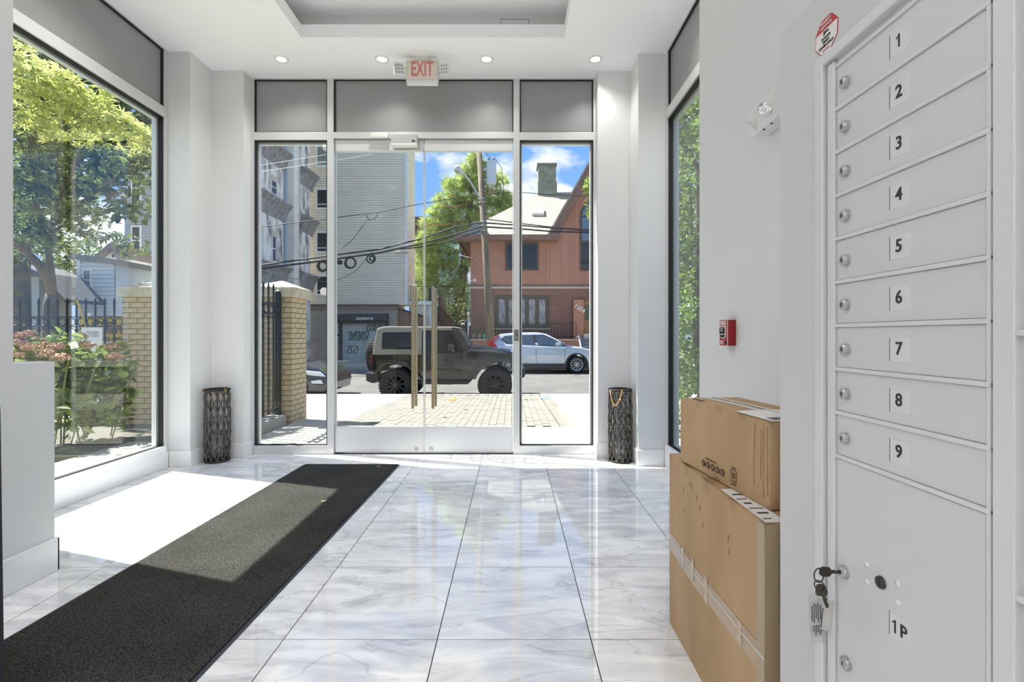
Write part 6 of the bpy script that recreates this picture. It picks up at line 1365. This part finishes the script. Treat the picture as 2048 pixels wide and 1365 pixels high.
# white plant label among the flowers
pl3 = thing('plant_label', 'small white plant label among the hydrangea flowers', 'plant label', at(148, 720, 5.2)); c = at(148, 691, 5.2)
MB().obox(c, (0.075, 0.006, 0.07), Euler((0.1, -0.25, 0.2))).build('card', white_m, pl3); MB().bar(c, c + Vector((0.02, 0.02, -1.08)), 0.006, 0.004).build('stake', stem_m, pl3)
# yellow realty board behind the fence
yb_ = thing('yellow_sign', 'yellow realty sign with dark lettering hung behind the iron fence', 'sign', at(205, 690, 7.4)); YS = 7.35
a, b = at(160, 633, YS), at(262, 684, YS)
box('board', M('sign_yellow', C(226, 186, 24), 0.45), yb_, a.x, b.x, YS, YS+0.03, b.z, a.z)
ink = M('sign_ink', C(66, 60, 30), 0.6)
text('sign_lettering', 'Weichert', ink, yb_, (at(206, 0, YS).x, YS-0.004, at(0, 661, YS).z), (1, 0, 0), (0, 0, 1), 0.19, 0.006, 0.01, width=0.60); text('sign_lettering', 'of Realtors', ink, yb_, (at(208, 0, YS).x, YS-0.004, at(0, 645.5, YS).z), (1, 0, 0), (0, 0, 1), 0.075, 0.006, width=0.36); text('sign_lettering', '201-333-4443', ink, yb_, (at(215, 0, YS).x, YS-0.004, at(0, 679, YS).z), (1, 0, 0), (0, 0, 1), 0.085, 0.006, width=0.44)
for x_ in (a.x+0.08, b.x-0.08): MB().bar((x_, YS+0.05, -0.1), (x_, YS+0.05, a.z+0.05), 0.04, 0.04).build('post', white_m, yb_)
wl = thing('lattice_panel', 'white plastic panel with a lattice strip hanging on yellow cord by the fence', 'panel', at(185, 690, 6.9)); YS = 6.85
a, b = at(163, 655, YS), at(204, 684, YS); m = MB(); zt2 = a.z-0.05; zm = a.z-0.14
box('frame_top', white_m, wl, a.x, b.x, YS, YS+0.02, zt2, a.z); box('lower_panel', white_m, wl, a.x, b.x, YS, YS+0.02, b.z-0.4, zm); box('end_block', white_m, wl, a.x, a.x+0.06, YS, YS+0.02, zm, zt2); box('end_block', white_m, wl, b.x-0.04, b.x, YS, YS+0.02, zm, zt2)
for k in range(8):
    x_ = a.x + 0.05 + k*0.03
    for s in (-1, 1): m.bar((x_+s*0.03, YS+0.01, zm-0.005), (x_-s*0.03, YS+0.01, zt2+0.005), 0.008, 0.008)
m.build('lattice', white_m, wl); cm = M('yellow_cord', C(206, 170, 80), 0.7)
MB().tube([at(152, 600, YS), at(164, 633, YS), at(173, 657, YS)], 0.006, 5).build('cord', cm, wl); MB().tube([at(155, 600, YS), at(166, 633, YS), at(172, 657, YS)], 0.006, 5).build('cord', cm, wl)
# shrubby tree outside the other window
random.seed(31)
rt_ = thing('hedge_tree', 'dense green leafy tree filling the narrow window beside the white wall', 'tree', (2.75, 7.6, -0.05), None)
MB().tube([Vector((2.9, 7.4, -0.05)), Vector((2.75, 7.3, 1.2)), at(1402, 350, 7.3), at(1362, 280, 7.3), at(1340, 200, 7.2)], [0.09, 0.08, 0.06, 0.04, 0.02], 8).build('trunk', bark, rt_, smooth=True)
MB().tube([at(1384, 470, 7.2), at(1382, 400, 7.2), at(1370, 330, 7.1)], [0.02, 0.016, 0.01], 6).build('branch', bark, rt_, smooth=True); MB().tube([at(1400, 390, 7.3), at(1380, 372, 7.2), at(1340, 350, 7.0)], [0.025, 0.018, 0.01], 6).build('branch', bark, rt_, smooth=True)
rl_ = leafmat('shrub_leaf', C(58, 84, 34), C(140, 164, 70), 0.4)
cl = []
for py in range(170, 800, 45): cl += [pc(1350+random.uniform(-10, 10), py, 6.6+random.uniform(0, .6), 32, 36, .5, 150), pc(1395+random.uniform(-10, 20), py+20, 7.2+random.uniform(0, .8), 40, 36, .6, 170), pc(1375, py, 8.6, 70, 40, .6, 120)]
cl += [pc(1345, 865, 6.0, 14, 20, .2, 50), pc(1370, 820, 6.3, 30, 20, .3, 60), pc(1178, 375, 7.2, 10, 22, .2, 36), pc(1183, 420, 7.2, 6, 26, .15, 26), pc(1200, 400, 7.3, 20, 50, .3, 90), pc(1240, 420, 7.4, 30, 70, .4, 130), pc(1300, 420, 7.4, 40, 90, .4, 150)]
foliage(rt_, [(c_, r_, int(n_*1.6)) for c_, r_, n_ in cl], 'oval', 0.085, rl_, 150, flat=0.3)
# second shrubby tree further along the same side
h2 = thing('side_tree', 'bushy green tree further back beyond the narrow window', 'tree', (4.6, 8.0, -0.1))
MB().tube([(4.6, 8.0, -0.15), (4.5, 8.0, 1.5), (4.3, 7.9, 3.4)], [0.1, 0.08, 0.04], 8).build('trunk', bark, h2, smooth=True)
foliage(h2, [(Vector((4.3+0.25*k, 7.9, 0.9+0.75*k)), (1.35, 0.9, 0.75), 330) for k in range(6)] + [(Vector((3.3, 7.6, 0.6+0.9*k)), (0.7, 0.6, 0.7), 160) for k in range(5)], 'oval', 0.14, rl_, 0, flat=0.3)
# pine behind the houses
random.seed(41)
pn_ = thing('pine_tree', 'tall bright green pine rising between the grey building and the brick house', 'tree', (-4.9, 39.5, -0.3)); PYt = 39.5
MB().tube([Vector((-4.9, PYt, -0.3)), at(925, 560, PYt), at(938, 430, PYt), at(950, 310, PYt)], [0.4, 0.35, 0.25, 0.08], 10).build('trunk', bark, pn_, smooth=True)
for pts in (((943, 394, PYt), (915, 398, PYt-1), (900, 388, PYt-1.5)), ((940, 405, PYt), (915, 412, PYt-1), (885, 413, PYt-1.5)), ((945, 393, PYt), (975, 388, PYt-1), (992, 378, PYt-1.2)), ((938, 440, PYt), (890, 450, PYt-1), (850, 452, PYt-1.5))): MB().tube([at(*p) for p in pts], [0.09, 0.06, 0.03], 6).build('branch', M('orange_bark', C(176, 124, 80), 0.9) if 'orange_bark' not in bpy.data.materials else bpy.data.materials['orange_bark'], pn_)
nl = leafmat('pine_needle', C(92, 118, 52), C(192, 202, 116), 0.5, 0.6)
def pp(px, py, rx, ry, n, dy=0): return pc(px, py, PYt+dy, rx, ry, 1.3, int(n*1.15))
foliage(pn_, [pp(950, 322, 14, 20, 160), pp(935, 345, 22, 14, 170), pp(968, 340, 18, 14, 140), pp(915, 368, 30, 14, 240), pp(955, 368, 32, 16, 260), pp(995, 360, 20, 12, 130), pp(900, 400, 32, 13, 230), pp(945, 405, 36, 14, 260), pp(995, 396, 32, 14, 230), pp(1012, 412, 18, 12, 130), pp(985, 425, 36, 13, 230), pp(885, 422, 30, 12, 210), pp(925, 435, 40, 14, 280), pp(875, 448, 35, 12, 230), pp(920, 462, 46, 14, 300), pp(870, 475, 38, 13, 260), pp(850, 490, 25, 12, 170), pp(905, 495, 48, 15, 320), pp(870, 520, 42, 16, 300), pp(915, 530, 38, 16, 280), pp(850, 545, 28, 18, 200), pp(890, 560, 45, 18, 320), pp(925, 580, 28, 18, 200), pp(860, 585, 35, 20, 240), pp(905, 605, 38, 20, 260), pp(925, 625, 24, 18, 150), pp(880, 635, 35, 18, 160)], 'needle', 0.62, nl, 0, flat=0.35, name='needle_foliage')
# dark shrubs low in the passage
ds = thing('passage_shrub', 'dark leafy shrub in the shaded passage behind the gate', 'bush', (-4.0, 35, -0.3)); dl = leafmat('dark_leaf', C(40, 56, 30), C(92, 104, 50), 0.35)
foliage(ds, [(Vector((-5.0, 35.2, 2.0)), (2.0, 1.3, 2.6), 900), (Vector((-3.8, 35.6, 1.5)), (1.0, 1.0, 2.0), 400)], 'oval', 0.28, dl)
MB().tube([(-4.5, 36, -0.3), (-4.4, 36, 2.5)], 0.12, 8).build('stem', bark, ds)
# hedge line along the far end of the street, beyond the garden
random.seed(51)
for i, (x_, y_, h_, lab) in enumerate(((-26, 24, 6.0, 'dense green tree beyond the pale rendered house'), (-19, 44, 9.0, 'tall green tree behind the gabled white house'), (-31, 34, 8.0, 'far dark green tree past the corner of the street'), (12, 38, 8.0, 'green tree behind the gable of the brick house'))):
    t_ = thing('street_tree', lab, 'tree', (x_, y_, -0.4), 'trees along the street'); MB().tube([(x_, y_, -0.4), (x_, y_, h_*0.6)], [0.25, 0.15], 8).build('trunk', bark, t_)
    foliage(t_, [(Vector((x_+random.uniform(-1, 1), y_, h_*0.62+k*0.8)), (2.6-0.4*k, 2.2, 1.6), 420) for k in range(3)], 'oval', 0.34, gl2)
